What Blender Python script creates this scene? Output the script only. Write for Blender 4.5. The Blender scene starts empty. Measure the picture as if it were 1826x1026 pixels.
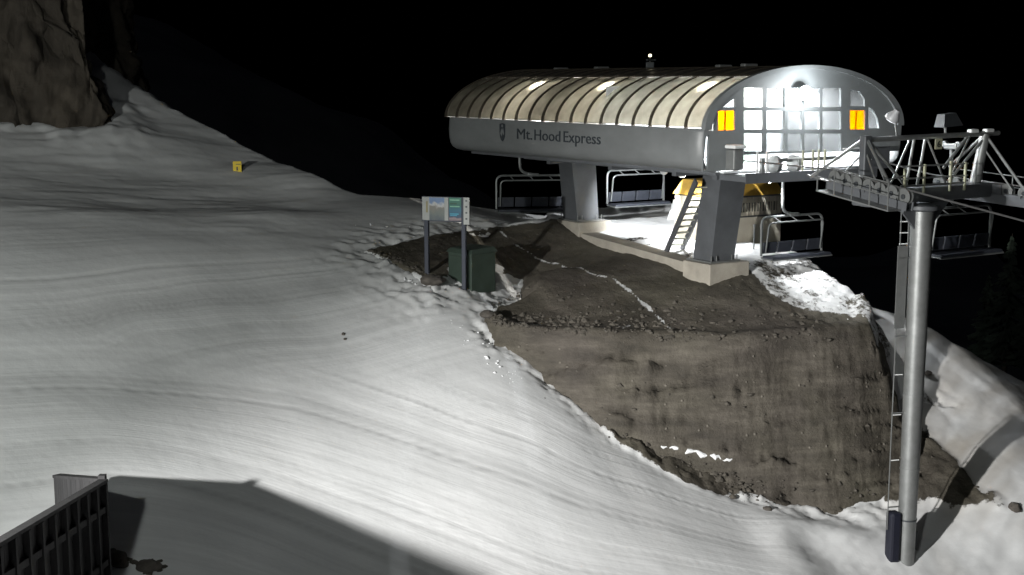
import bpy, bmesh, math, random
import numpy as np
from mathutils import Vector, Matrix
random.seed(7)
rng = np.random.default_rng(11)
R = math.radians
sc = bpy.context.scene
COL = sc.collection

# ------------------------------------------------------------------ camera
CZ = 12.0                      # height of the lens above the foot of the lift tower
FPX = 2331.0                   # focal length in pixels of a 1826 px wide frame
PITCH = math.atan(368.0 / FPX)
cam_d = bpy.data.cameras.new('camera')
cam = bpy.data.objects.new('camera', cam_d)
COL.objects.link(cam)
cam.location = (0, 0, CZ)
cam.rotation_euler = (math.pi / 2 - PITCH, 0, 0)
cam_d.sensor_width = 36.0
cam_d.lens = 36.0 * FPX / 1826.0
cam_d.clip_end = 2000
sc.camera = cam

# ------------------------------------------------------------------ world, hill fill, exposure
sc.view_settings.view_transform = 'Standard'
sc.view_settings.look = 'None'
sc.view_settings.exposure = 0.0
sc.view_settings.gamma = 1.0
world = bpy.data.worlds.new('World')
sc.world = world
world.use_nodes = True
wn = world.node_tree
bg = wn.nodes['Background']
sky = wn.nodes.new('ShaderNodeTexSky')
sky.sky_type = 'NISHITA'
sky.sun_disc = False
sky.sun_elevation = R(-4.0)
sky.sun_rotation = R(200)
wn.links.new(sky.outputs[0], bg.inputs[0])
bg.inputs[1].default_value = 0.12
hill_fill_d = bpy.data.lights.new('hill_fill', 'SUN')  # added sun lamp, a faint fill for the far hill
hill_fill_d.energy = 0.003
hill_fill_d.angle = R(0.5)
hill_fill_d.color = (0.95, 0.98, 1.0)
hill_fill = bpy.data.objects.new('hill_fill', hill_fill_d)
COL.objects.link(hill_fill)
hill_fill.rotation_euler = (R(40), 0, R(-25))

def spot(name, loc, target, power, cone, blend, radius, color):
    d = bpy.data.lights.new(name, 'SPOT')
    d.energy = power; d.spot_size = R(cone); d.spot_blend = blend
    d.shadow_soft_size = radius; d.color = color
    o = bpy.data.objects.new(name, d)
    COL.objects.link(o)
    o.location = loc
    o.rotation_euler = (Vector(target) - Vector(loc)).to_track_quat('-Z', 'Y').to_euler()
    return o

# two floodlights of the lodge behind the camera that light the piste, then a fill
spot('piste_floodlight', (-16.8, 3.5, CZ - 0.55), (-9.54, 32.6, 11.97), 20000, 100, 1.0, 0.3, (0.97, 1.0, 0.95))
spot('piste_floodlight', (-16.8, 3.55, CZ - 0.45), (1.01, 25.89, 2.43), 80000, 44, 1.0, 0.3, (1.0, 0.985, 0.96))
spot('fill_spot', (-6.7, -3.0, CZ + 6.0), (0.0, 42.0, 6.0), 6000, 80, 0.9, 0.4, (0.95, 1.0, 0.96))  # added unseen fill that lifts the mound top and the upper left

# ------------------------------------------------------------------ helpers
SP, CP = math.sin(PITCH), math.cos(PITCH)
def ray(px, py):
    u = (px - 913.0) / FPX; v = (513.0 - py) / FPX
    y = CP + v * SP
    return u / y, (v * CP - SP) / y          # X and Z per metre of Y
def W(px, py, Y):
    a, b = ray(px, py)
    return Vector((a * Y, Y, CZ + b * Y))

_H = rng.random((256, 256))
def vnoise(x, y):
    xi = np.floor(x).astype(int); yi = np.floor(y).astype(int)
    fx = x - xi; fy = y - yi
    fx = fx * fx * (3 - 2 * fx); fy = fy * fy * (3 - 2 * fy)
    h = lambda a, b: _H[a & 255, b & 255]
    return ((h(xi, yi) * (1 - fx) + h(xi + 1, yi) * fx) * (1 - fy)
            + (h(xi, yi + 1) * (1 - fx) + h(xi + 1, yi + 1) * fx) * fy) * 2 - 1
def fbm(x, y, o=4, g=0.5):
    s = 0; a = 1.0; f = 1.0
    for i in range(o):
        s = s + a * vnoise(x * f + 17.3 * i, y * f + 5.1 * i); a *= g; f *= 2.03
    return s

class TPS:
    def __init__(self, pts, lam=0.02):
        P = np.array(pts, float); n = len(P)
        self.c = P[:, :2]
        A = np.zeros((n + 3, n + 3))
        A[:n, :n] = self.phi(P[:, None, :2] - P[None, :, :2]) + lam * np.eye(n)
        A[:n, n] = 1; A[:n, n + 1:] = P[:, :2]
        A[n, :n] = 1; A[n + 1:, :n] = P[:, :2].T
        b = np.zeros(n + 3); b[:n] = P[:, 2]
        self.w = np.linalg.solve(A, b)
    @staticmethod
    def phi(d):
        r2 = (d ** 2).sum(-1)
        return 0.5 * r2 * np.log(r2 + 1e-9)
    def __call__(self, x, y):
        x = np.asarray(x, float); y = np.asarray(y, float)
        n = len(self.c)
        out = self.w[n] + self.w[n + 1] * x + self.w[n + 2] * y
        for i in range(n):
            r2 = (x - self.c[i, 0]) ** 2 + (y - self.c[i, 1]) ** 2
            out = out + self.w[i] * 0.5 * r2 * np.log(r2 + 1e-9)
        return out

def seg_dist(x, y, poly, closed=True):
    """distance to a polyline, index of the nearest segment"""
    best = np.full(x.shape, 1e9); idx = np.zeros(x.shape, int)
    n = len(poly)
    for i in range(n if closed else n - 1):
        x0, y0 = poly[i]; x1, y1 = poly[(i + 1) % n]
        dx, dy = x1 - x0, y1 - y0
        t = np.clip(((x - x0) * dx + (y - y0) * dy) / (dx * dx + dy * dy + 1e-12), 0, 1)
        d = np.hypot(x - x0 - t * dx, y - y0 - t * dy)
        m = d < best
        best = np.where(m, d, best); idx = np.where(m, i, idx)
    return best, idx
def inside(x, y, poly):
    c = np.zeros(x.shape, bool); n = len(poly)
    for i in range(n):
        x0, y0 = poly[i]; x1, y1 = poly[(i + 1) % n]
        if y0 == y1: continue
        m = ((y0 > y) != (y1 > y)) & (x < (x1 - x0) * (y - y0) / (y1 - y0) + x0)
        c ^= m
    return c
def sstep(a, b, x):
    t = np.clip((x - a) / (b - a), 0, 1)
    return t * t * (3 - 2 * t)

# ------------------------------------------------------------------ materials
MATS = {}
def nodes_of(name):
    m = bpy.data.materials.new(name); m.use_nodes = True
    nt = m.node_tree
    return m, nt, nt.nodes['Principled BSDF']
def mat(name, col, rough=0.6, metal=0.0, var=0.12, scale=3.0, bump=0.0, bscale=None, emit=None, estr=0.0, stretch=(1, 1, 1), spec=0.5):
    if name in MATS: return MATS[name]
    m, nt, b = nodes_of(name)
    N = nt.nodes.new; Lk = nt.links.new
    tc = N('ShaderNodeTexCoord'); mp = N('ShaderNodeMapping')
    mp.inputs['Scale'].default_value = stretch
    Lk(tc.outputs['Object'], mp.inputs['Vector'])
    nz = N('ShaderNodeTexNoise'); nz.inputs['Scale'].default_value = scale
    nz.inputs['Detail'].default_value = 6; nz.inputs['Roughness'].default_value = 0.65
    Lk(mp.outputs[0], nz.inputs['Vector'])
    rp = N('ShaderNodeValToRGB')
    rp.color_ramp.elements[0].position = 0.3; rp.color_ramp.elements[1].position = 0.72
    rp.color_ramp.elements[0].color = tuple(c * (1 - var) for c in col) + (1,)
    rp.color_ramp.elements[1].color = tuple(min(1, c * (1 + var)) for c in col) + (1,)
    Lk(nz.outputs['Fac'], rp.inputs['Fac'])
    Lk(rp.outputs['Color'], b.inputs['Base Color'])
    b.inputs['Roughness'].default_value = rough
    b.inputs['Metallic'].default_value = metal
    b.inputs['Specular IOR Level'].default_value = spec
    if bump:
        n2 = N('ShaderNodeTexNoise'); n2.inputs['Scale'].default_value = bscale or scale * 8
        n2.inputs['Detail'].default_value = 5
        Lk(mp.outputs[0], n2.inputs['Vector'])
        bp = N('ShaderNodeBump'); bp.inputs['Strength'].default_value = bump; bp.inputs['Distance'].default_value = 0.02
        Lk(n2.outputs['Fac'], bp.inputs['Height']); Lk(bp.outputs['Normal'], b.inputs['Normal'])
    if emit:
        b.inputs['Emission Color'].default_value = emit + (1,)
        b.inputs['Emission Strength'].default_value = estr
    MATS[name] = m
    return m

def mat_translucent(name, col, clear, trans, gloss_r=0.15, var=0.25, scale=2.0):
    """sheet that lets light through: tinted clear part, scattering part and a faint gloss"""
    m, nt, b = nodes_of(name)
    nt.nodes.remove(b)
    N = nt.nodes.new; Lk = nt.links.new
    out = nt.nodes['Material Output']
    tc = N('ShaderNodeTexCoord')
    nz = N('ShaderNodeTexNoise'); nz.inputs['Scale'].default_value = scale; nz.inputs['Detail'].default_value = 5
    Lk(tc.outputs['Object'], nz.inputs['Vector'])
    rp = N('ShaderNodeValToRGB')
    rp.color_ramp.elements[0].position = 0.3; rp.color_ramp.elements[1].position = 0.75
    rp.color_ramp.elements[0].color = tuple(c * (1 - var) for c in col) + (1,)
    rp.color_ramp.elements[1].color = tuple(min(1, c * (1 + var)) for c in col) + (1,)
    Lk(nz.outputs['Fac'], rp.inputs['Fac'])
    tp = N('ShaderNodeBsdfTransparent'); tl = N('ShaderNodeBsdfTranslucent'); df = N('ShaderNodeBsdfDiffuse'); gl = N('ShaderNodeBsdfGlossy')
    gl.inputs['Roughness'].default_value = gloss_r
    for s in (tp, tl, df): Lk(rp.outputs['Color'], s.inputs['Color'])
    m1 = N('ShaderNodeMixShader'); m1.inputs[0].default_value = trans
    Lk(df.outputs[0], m1.inputs[1]); Lk(tl.outputs[0], m1.inputs[2])
    m2 = N('ShaderNodeMixShader'); m2.inputs[0].default_value = clear
    Lk(m1.outputs[0], m2.inputs[1]); Lk(tp.outputs[0], m2.inputs[2])
    fr = N('ShaderNodeFresnel'); fr.inputs[0].default_value = 1.45
    m3 = N('ShaderNodeMixShader'); Lk(fr.outputs[0], m3.inputs[0])
    Lk(m2.outputs[0], m3.inputs[1]); Lk(gl.outputs[0], m3.inputs[2])
    Lk(m3.outputs[0], out.inputs['Surface'])
    MATS[name] = m
    return m
def mat_emit(name, col, strength):
    m, nt, b = nodes_of(name)
    b.inputs['Base Color'].default_value = (0.8, 0.8, 0.8, 1)
    b.inputs['Emission Color'].default_value = col + (1,)
    b.inputs['Emission Strength'].default_value = strength
    MATS[name] = m
    return m

GALV = mat('galvanised', (0.23, 0.237, 0.235), 0.45, 0.55, 0.18, 2.5, 0.15)
STEEL = mat('grey_painted_steel', (0.10, 0.106, 0.115), 0.5, 0.1, 0.15, 1.5, 0.1)
DARK = mat('dark_steel', (0.045, 0.05, 0.055), 0.5, 0.2, 0.2, 3)
FASCIA = mat('fibreglass', (0.185, 0.193, 0.196), 0.42, 0.0, 0.12, 0.8, 0.05, stretch=(1, 1, 2))
FRAMEP = mat('frame_paint', (0.20, 0.213, 0.218), 0.5, 0.0, 0.08, 2)
WHITEP = mat('white_paint', (0.75, 0.76, 0.76), 0.45, 0.0, 0.06, 2)
YELLOWW = mat('yellow_white_paint', (0.42, 0.42, 0.30), 0.5, 0.0, 0.1, 4)
CONC = mat('concrete', (0.36, 0.33, 0.28), 0.85, 0.0, 0.2, 1.6, 0.4, 20)
LETTER = mat('letter_vinyl', (0.035, 0.042, 0.05), 0.5)
RUBBER = mat('rubber', (0.05, 0.05, 0.05), 0.7, 0, 0.2, 6)
NAVY = mat('navy_vinyl', (0.007, 0.008, 0.018), 0.55, 0, 0.15, 3, 0.2)
PADDARK = mat('chair_pad', (0.03, 0.034, 0.045), 0.55, 0, 0.2, 4, 0.2)
CHAIRFR = mat('chair_frame', (0.17, 0.18, 0.18), 0.4, 0.35, 0.12, 5)
GREENB = mat('green_enamel', (0.04, 0.058, 0.046), 0.45, 0, 0.18, 2, 0.1)
WOODK = mat('weathered_wood', (0.036, 0.035, 0.037), 0.85, 0, 0.4, 1.2, 0.5, 14, stretch=(6, 6, 0.6))
BEIGE = mat('beige_siding', (0.34, 0.31, 0.25), 0.75, 0, 0.12, 2, 0.2)
OCHRE = mat('ochre_roof', (0.50, 0.30, 0.05), 0.6, 0, 0.18, 3)
ROOFD = mat('smoked_roof', (0.075, 0.066, 0.058), 0.35, 0, 0.25, 0.9)
RIBM = mat('rib_metal', (0.05, 0.042, 0.032), 0.5, 0.1, 0.2, 3)
YELSIGN = mat('yellow_sign', (0.85, 0.62, 0.03), 0.5, 0, 0.06, 4)
BLACKP = mat('black_print', (0.02, 0.02, 0.02), 0.5)
GLAZE = mat_translucent('bronze_glazing', (0.56, 0.54, 0.48), 0.32, 0.95)
PANE = mat_translucent('scatter_glass', (0.92, 0.94, 0.95), 0.88, 0.7, 0.08, 0.05)  # scattering put in so the panes glow around the gable lamp
AMBER = mat_translucent('amber_sheet', (1.0, 0.50, 0.01), 0.45, 0.85, 0.2, 0.12, 6)

# ------------------------------------------------------------------ mesh builder
class MB:
    def __init__(s): s.v = []; s.f = []
    def add(s, vs, fs):
        o = len(s.v); s.v += [tuple(p) for p in vs]; s.f += [tuple(i + o for i in f) for f in fs]
        return s
    def box(s, c, d, ax=None, bev=0.0):
        """c centre, d full sizes, ax three axes"""
        c = Vector(c); X, Y, Z = ax if ax else (Vector((1, 0, 0)), Vector((0, 1, 0)), Vector((0, 0, 1)))
        hx, hy, hz = d[0] / 2, d[1] / 2, d[2] / 2
        if bev <= 0:
            vs = [c + X * (a * hx) + Y * (b * hy) + Z * (e * hz) for e in (-1, 1) for b in (-1, 1) for a in (-1, 1)]
            return s.add(vs, [(0, 2, 3, 1), (4, 5, 7, 6), (0, 1, 5, 4), (2, 6, 7, 3), (0, 4, 6, 2), (1, 3, 7, 5)])
        b_ = min(bev, hx, hy, hz) * 0.999
        bm = bmesh.new(); bmesh.ops.create_cube(bm, size=1)
        for v in bm.verts: v.co = Vector((v.co.x * d[0], v.co.y * d[1], v.co.z * d[2]))
        bmesh.ops.bevel(bm, geom=bm.edges[:], offset=b_, segments=2, affect='EDGES', profile=0.5)
        bm.verts.index_update()
        vs = [c + X * v.co.x + Y * v.co.y + Z * v.co.z for v in bm.verts]
        fs = [tuple(v.index for v in f.verts) for f in bm.faces]
        bm.free()
        return s.add(vs, fs)
    def hexa(s, bot, top):
        """four bottom and four top corners"""
        return s.add(list(bot) + list(top), [(3, 2, 1, 0), (4, 5, 6, 7), (0, 1, 5, 4), (1, 2, 6, 5), (2, 3, 7, 6), (3, 0, 4, 7)])
    def tube(s, pts, r, n=8, cap=True):
        pts = [Vector(p) for p in pts]; rs = r if isinstance(r, (list, tuple)) else [r] * len(pts)
        rings = []; up = None
        for i, p in enumerate(pts):
            d = (pts[min(i + 1, len(pts) - 1)] - pts[max(i - 1, 0)]).normalized()
            if up is None:
                up = Vector((0, 0, 1)) if abs(d.z) < 0.9 else Vector((1, 0, 0))
            a = d.cross(up).normalized(); b = a.cross(d).normalized(); up = b
            rings.append([p + (a * math.cos(2 * math.pi * k / n) + b * math.sin(2 * math.pi * k / n)) * rs[i] for k in range(n)])
        vs = [q for g in rings for q in g]; fs = []
        for i in range(len(pts) - 1):
            for k in range(n):
                fs.append((i * n + k, i * n + (k + 1) % n, (i + 1) * n + (k + 1) % n, (i + 1) * n + k))
        if cap:
            fs.append(tuple(range(n - 1, -1, -1))); fs.append(tuple((len(pts) - 1) * n + k for k in range(n)))
        return s.add(vs, fs)
    def disc(s, c, axis, r, th, n=16):
        c = Vector(c); ax = Vector(axis).normalized()
        return s.tube([c - ax * th / 2, c + ax * th / 2], r, n)
    def lathe(s, c, axis, prof, n=18):
        """prof: (distance along the axis, radius)"""
        c = Vector(c); d = Vector(axis).normalized()
        up = Vector((0, 0, 1)) if abs(d.z) < 0.9 else Vector((1, 0, 0))
        a = d.cross(up).normalized(); b = a.cross(d).normalized()
        vs = [c + d * h + (a * math.cos(2 * math.pi * k / n) + b * math.sin(2 * math.pi * k / n)) * max(r, 1e-3) for h, r in prof for k in range(n)]
        m_ = len(prof)
        fs = [(i * n + k, i * n + (k + 1) % n, (i + 1) * n + (k + 1) % n, (i + 1) * n + k) for i in range(m_ - 1) for k in range(n)]
        fs += [tuple(range(n - 1, -1, -1)), tuple((m_ - 1) * n + k for k in range(n))]
        return s.add(vs, fs)
    def prism(s, poly, d):
        """poly: 3D points, d: extrusion vector"""
        n = len(poly); d = Vector(d); P = [Vector(p) for p in poly]
        return s.add(P + [p + d for p in P], [tuple(range(n - 1, -1, -1)), tuple(range(n, 2 * n))] +
                     [(i, (i + 1) % n, n + (i + 1) % n, n + i) for i in range(n)])
    def mesh(s, name, m, smooth=False):
        me = bpy.data.meshes.new(name)
        me.from_pydata(s.v, [], s.f); me.update()
        bm = bmesh.new(); bm.from_mesh(me); bmesh.ops.recalc_face_normals(bm, faces=bm.faces[:]); bm.to_mesh(me); bm.free()
        if m: me.materials.append(m)
        if smooth:
            me.polygons.foreach_set('use_smooth', [True] * len(me.polygons))
            try: me.set_sharp_from_angle(angle=R(40))
            except Exception: pass
        return me
    def build(s, name, m, parent=None, smooth=False, label=None, at=None):
        if at is not None:
            at = Vector(at); s.v = [tuple(Vector(p) - at) for p in s.v]
        me = s.mesh(name, m, smooth)
        o = bpy.data.objects.new(name, me); COL.objects.link(o)
        if at is not None: o.location = at
        if parent: o.parent = parent
        if label: o['label'] = label
        return o
def inst(name, me, parent, loc=(0, 0, 0), rot=(0, 0, 0)):
    o = bpy.data.objects.new(name, me); COL.objects.link(o); o.parent = parent; o.location = loc; o.rotation_euler = rot
    return o
def tag(o, label=None, cat=None, group=None, kind=None):
    if label: o['label'] = label
    if cat: o['category'] = cat
    if group: o['group'] = group
    if kind: o['kind'] = kind
    return o
def empty(name, loc, rz=0.0):
    o = bpy.data.objects.new(name, None); COL.objects.link(o)
    o.location = loc; o.rotation_euler = (0, 0, rz); o.empty_display_size = 0.3
    return o
def copy_tree(o, parent=None):
    c = o.copy(); COL.objects.link(c)
    if parent: c.parent = parent
    for ch in [x for x in COL.objects if x.parent == o]:
        copy_tree(ch, c)
    return c
def rounded(pts, r, n=5):
    """polyline with rounded corners"""
    P = [Vector(p) for p in pts]; out = [P[0]]
    for i in range(1, len(P) - 1):
        a = (P[i - 1] - P[i]); b = (P[i + 1] - P[i])
        k = min(r, a.length * 0.48, b.length * 0.48)
        p0 = P[i] + a.normalized() * k; p1 = P[i] + b.normalized() * k
        for j in range(n + 1):
            t = j / n
            out.append(p0 * (1 - t) ** 2 + P[i] * 2 * t * (1 - t) + p1 * t * t)
    out.append(P[-1])
    return out

# ------------------------------------------------------------------ terrain: the piste
def pt(px, py, Y):
    p = W(px, py, Y); return (p.x, p.y, p.z)
S_PTS = [pt(*a) for a in [
    (1610, 1000, 32.6), (1080, 770, 34.3), (913, 1026, 27.8), (0, 1026, 23.7), (0, 700, 28.8), (600, 600, 35.0),
    (700, 440, 40.8), (300, 430, 37.2), (0, 440, 34.4), (450, 800, 29.6), (1330, 885, 34.0), (1400, 1026, 30.6),
    (960, 690, 34.6), (900, 640, 35.2), (1590, 890, 34.9), (1826, 1026, 32.4), (1826, 900, 34.4), (1800, 800, 36.5),
    (1650, 700, 38.6), (1600, 640, 39.4), (1700, 610, 41), (1826, 680, 42), (1560, 550, 41.5),
    (500, 380, 42), (640, 345, 46.5), (740, 352, 47.5), (880, 374, 48.5), (990, 385, 49.0), (870, 396, 44.5),
    (420, 345, 44.5), (420, 300, 47.0), (560, 318, 47.5), (470, 275, 49), (400, 240, 49.8), (310, 190, 50.5), (240, 150, 51.5), (180, 108, 53), (130, 60, 54),
    (200, 400, 37.8), (100, 360, 39.0), (300, 375, 40.5), (0, 300, 41.5), (200, 300, 44.0), (200, 245, 46.5), (0, 235, 44.5), (300, 250, 47.5),
    (0, 380, 37.0), (780, 500, 38.6), (1130, 372, 50), (1300, 400, 52)]]
S_PTS += [(-9, 15, 1.6), (9, 20, -3.0), (30, 30, -9.0), (-24, 20, 5.0), (-34, 40, 11.0), (6, 42, 3.4), (28, 44, 0.0)]
S_rbf = TPS(S_PTS)
CREST = sorted([(pt(*a)[0], a[2]) for a in [(60, 0, 55), (130, 60, 54), (180, 108, 53), (240, 150, 51.5), (310, 190, 50.5), (400, 240, 49.8), (470, 275, 49), (560, 318, 47.5),
                                           (640, 345, 46.5), (740, 352, 47.5), (880, 374, 48.5), (990, 385, 49.0), (1200, 372, 51), (1560, 550, 41.5), (1700, 610, 41), (1826, 680, 42)]])
CX = [c[0] for c in CREST]; CY = [c[1] for c in CREST]
def S0(x, y):
    yc = np.interp(x, CX, CY)
    over = np.maximum(0, y - yc)
    return S_rbf(x, np.minimum(y, yc)) - 0.55 * over - 0.03 * np.minimum(over, 20) ** 2
def hit(px, py, f, y0=12.0, y1=70.0):
    a, b = ray(px, py)
    Y = np.arange(y0, y1, 0.02)
    z = CZ + b * Y; g = f(a * Y, Y)
    k = np.argmax(z < g)
    return Vector((a * Y[k], Y[k], float(g[k])))

# ------------------------------------------------------------------ terrain: the dirt mound under the station
M_PTS = [pt(*a) for a in [
    (880, 585, 35.9), (1040, 597, 35.4), (1200, 606, 35.3), (1400, 600, 35.8), (1562, 592, 36.4),
    (1290, 494, 38.6), (1230, 480, 39.6), (1440, 532, 38.0), (1530, 561, 37.2), (1060, 412, 44.6), (1000, 396, 45.0), (1330, 448, 41.2), (1250, 445, 41.2), (1130, 400, 46.5),
    (1480, 490, 39.8), (1000, 480, 40.0), (1150, 530, 37.9), (1200, 372, 50), (1330, 415, 46), (1000, 384, 49), (900, 403, 44.2)]]
for px, py in [(660, 446), (700, 470), (760, 500), (830, 517), (750, 430), (840, 445), (900, 560), (890, 470), (950, 500)]:
    h = hit(px, py, S0); M_PTS.append((h.x, h.y, h.z + 0.10))
M_rbf = TPS(M_PTS, 0.01)
def on_m(px, py): return hit(px, py, M_rbf, 30, 60)
OUT_PX = [(655, 447), (700, 436), (750, 425), (840, 412), (900, 402), (985, 392)]
OUT2_PX = [(1560, 592), (1480, 604), (1400, 606), (1300, 608), (1200, 608), (1100, 603), (1000, 596), (930, 590), (885, 585), (864, 566), (880, 549), (925, 532), (972, 509), (940, 492), (895, 476), (850, 468), (800, 478), (775, 512), (752, 494), (700, 468)]
poly = [tuple(on_m(*p)[:2]) for p in OUT_PX]
poly += [(1.6, 50.5), (8.0, 51.0), (8.3, 45.5), (8.95, 42.0), (9.8, 39.8), (10.3, 38.2)]
n_side = len(poly)
poly += [tuple(on_m(*p)[:2]) for p in OUT2_PX]
FRONT = range(n_side - 1, n_side + 9)
DIRT_PX = [(655, 447), (700, 436), (750, 425), (840, 412), (900, 402), (985, 393), (1060, 404), (1075, 422), (1235, 468), (1290, 480), (1330, 480), (1382, 532), (1440, 557), (1490, 562), (1535, 566), (1560, 592)]
dirt_poly = [tuple(on_m(*p)[:2]) for p in DIRT_PX]
dirt_poly += [(10.95, 37.9), (12.4, 37.6), (12.6, 35.6), (12.6, 34.6), (13.5, 30.0), (-3.0, 30.0), tuple(on_m(864, 566)[:2])]
dirt_poly += [tuple(on_m(*p)[:2]) for p in OUT2_PX[9:11] + OUT2_PX[14:]]
STREAK = [tuple(on_m(*p)[:2]) for p in [(895, 414), (915, 435), (960, 464), (1000, 474), (1050, 486), (1095, 500), (1130, 525), (1165, 560), (1195, 588)]]

def mound_z(x, y):
    ins = inside(x, y, poly)
    d, i = seg_dist(x, y, poly)
    wob = 0.28 * fbm(x * 0.7, y * 0.7, 3) + 0.10 * fbm(x * 2.2 + 9, y * 2.2, 3)
    fr = np.isin(i, list(FRONT))
    d2 = np.where(ins, -d, d) + np.where(fr, 0.16 * fbm(x * 0.5, y * 0.5, 2), 0.5 * wob)
    slope = np.where(fr, 2.6, np.where((i >= 6) & (i < n_side), 1.3, 0.95))
    m = M_rbf(x, y)
    lip = np.where(fr, 0.16 * np.exp(-((d2 + 0.15) / 0.28) ** 2), 0)
    z = m - slope * np.maximum(0, d2) + lip
    z = z + 0.04 * fbm(x * 0.9, y * 0.9, 3) + 0.012 * fbm(x * 7, y * 7, 2)
    return z, d2, fr, ins

def grid_object(name, X, Y, Z, mats, attrs, kind='structure', label=None, cull=None):
    nr, nc = X.shape
    me = bpy.data.meshes.new(name)
    co = np.stack([X, Y, Z], -1).reshape(-1, 3)
    idx = np.arange(nr * nc).reshape(nr, nc)
    q = np.stack([idx[:-1, :-1], idx[:-1, 1:], idx[1:, 1:], idx[1:, :-1]], -1).reshape(-1, 4)
    if cull is not None:
        k = cull.reshape(-1)
        q = q[~k[q].all(1)]
    me.vertices.add(len(co)); me.vertices.foreach_set('co', co.astype(np.float32).ravel())
    me.loops.add(q.size); me.loops.foreach_set('vertex_index', q.astype(np.int32).ravel())
    me.polygons.add(len(q)); me.polygons.foreach_set('loop_start', np.arange(0, q.size, 4, dtype=np.int32))
    me.polygons.foreach_set('loop_total', np.full(len(q), 4, np.int32)) if bpy.app.version < (4, 1, 0) else None
    me.update(calc_edges=True)
    me.polygons.foreach_set('use_smooth', np.ones(len(q), bool))
    for an, av in attrs.items():
        a = me.attributes.new(an, 'FLOAT', 'POINT'); a.data.foreach_set('value', av.astype(np.float32).ravel())
    for m in mats: me.materials.append(m)
    me.validate()
    o = bpy.data.objects.new(name, me); COL.objects.link(o)
    tag(o, label, None, None, kind)
    return o

# groomer tracks: two families of curves, each a field that is constant along a track
Q1 = []
for v, c in [(0.0, [(0, 790), (200, 782), (400, 815), (600, 875), (850, 965), (1000, 1020)]),
             (2.2, [(0, 690), (250, 690), (450, 705), (700, 775), (1000, 885), (1300, 970), (1560, 1020)]),
             (3.6, [(0, 625), (300, 625), (550, 660), (760, 730), (950, 800), (1150, 880), (1330, 935)]),
             (-1.6, [(0, 880), (200, 860), (350, 880), (520, 935), (700, 1010)]),
             (5.2, [(500, 590), (700, 650), (860, 715), (1020, 790)])]:
    for p in c:
        h = hit(p[0], p[1], S0); Q1.append((h.x, h.y, v))
q1 = TPS(Q1, 0.05)
Q2 = []
for v, c in [(0.0, [(0, 625), (250, 590), (450, 570), (680, 540)]), (1.7, [(0, 590), (170, 575), (450, 535), (700, 500)]),
             (3.0, [(0, 550), (270, 522), (480, 497), (700, 478)]), (4.4, [(0, 500), (250, 478), (500, 465), (650, 455)]), (-1.6, [(0, 690), (300, 650), (600, 610)])]:
    for p in c:
        h = hit(p[0], p[1], S0); Q2.append((h.x, h.y, v))
q2 = TPS(Q2, 0.05)

# polar sheet around the lens: fine where the picture needs it
na, nr = 620, 520
ang = np.linspace(R(-40), R(38), na)
rad = np.concatenate([np.linspace(9, 20, 60, endpoint=False), np.linspace(20, 52, 390, endpoint=False), np.geomspace(52, 95, nr - 450)])
A_, R_ = np.meshgrid(ang, rad)
GX = R_ * np.sin(A_); GY = R_ * np.cos(A_)
SZ = S0(GX, GY)
mz, md, mfr, mins = mound_z(GX, GY)
toe = np.maximum(0, SZ - mz)                       # metres of snow over the mound: small near the dirt edge
near_edge = np.exp(-(toe / 1.25) ** 2) * (mz < SZ)
churn = np.clip(near_edge + 0.0, 0, 1) * sstep(-9, -3, GX) * sstep(47, 44, GY)
# bumpy, ungroomed snow: the bank on the left, in front of the fence, right of the tower
bank = sstep(0.6, 2.2, GY - (36.2 + 0.35 * (GX + 12))) * sstep(-4.0, -7.5, GX)
right = sstep(6.0, 8.0, GX) * sstep(24, 29, GY)
upper = sstep(39.5, 42.0, GY) * sstep(8, 4, GX)
t1 = sstep(-1.5, 1.5, 0.35 * (GX + 6) + 32.5 - GY)  # family 1 low in the picture, family 2 above
groom = np.clip(1 - churn - bank - right * 0.75 - 0.6 * sstep(45, 48, GY), 0, 1)
SZ = SZ + churn * (0.08 * fbm(GX * 1.6, GY * 2.2, 3) + 0.065 * fbm(GX * 4.5, GY * 5.5, 3, 0.6) + 0.03 * np.abs(fbm(GX * 7 + 3, GY * 9.0, 2)))
BU = GX * 0.8 + GY * 0.6; BV = GY * 0.8 - GX * 0.6
SZ = SZ + bank * (0.13 * fbm(BU * 0.13 + 3, BV * 0.4, 3, 0.45) + 0.016 * fbm(BU * 0.5, BV * 3.0, 3) + 0.006 * fbm(GX * 5, GY * 5, 2))
SZ = SZ + right * 0.012 * fbm((GX + GY) * 1.2, (GX - GY) * 5.0, 2)
SZ = SZ + right * (0.06 * fbm(GX * 0.6, GY * 0.5, 3) + 0.035 * fbm((GX + GY) * 0.35, (GX - GY) * 1.8, 3) + 0.008 * fbm(GX * 4, GY * 4, 2))
SZ = SZ + 0.05 * fbm(GX * 0.25, GY * 0.25, 3)
cb_d, _ = seg_dist(GX, GY, [(-26, 42.6), (-19, 44.2), (-16.4, 45.2), (-14.0, 46.0), (-13.7, 47.4), (-14.7, 49.2), (-16.0, 51.8)], closed=False)
SZ = SZ + np.exp(-(cb_d / 0.9) ** 2) * np.maximum(0, 0.12 + 0.22 * fbm(GX * 0.8, GY * 0.6, 3))
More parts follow.
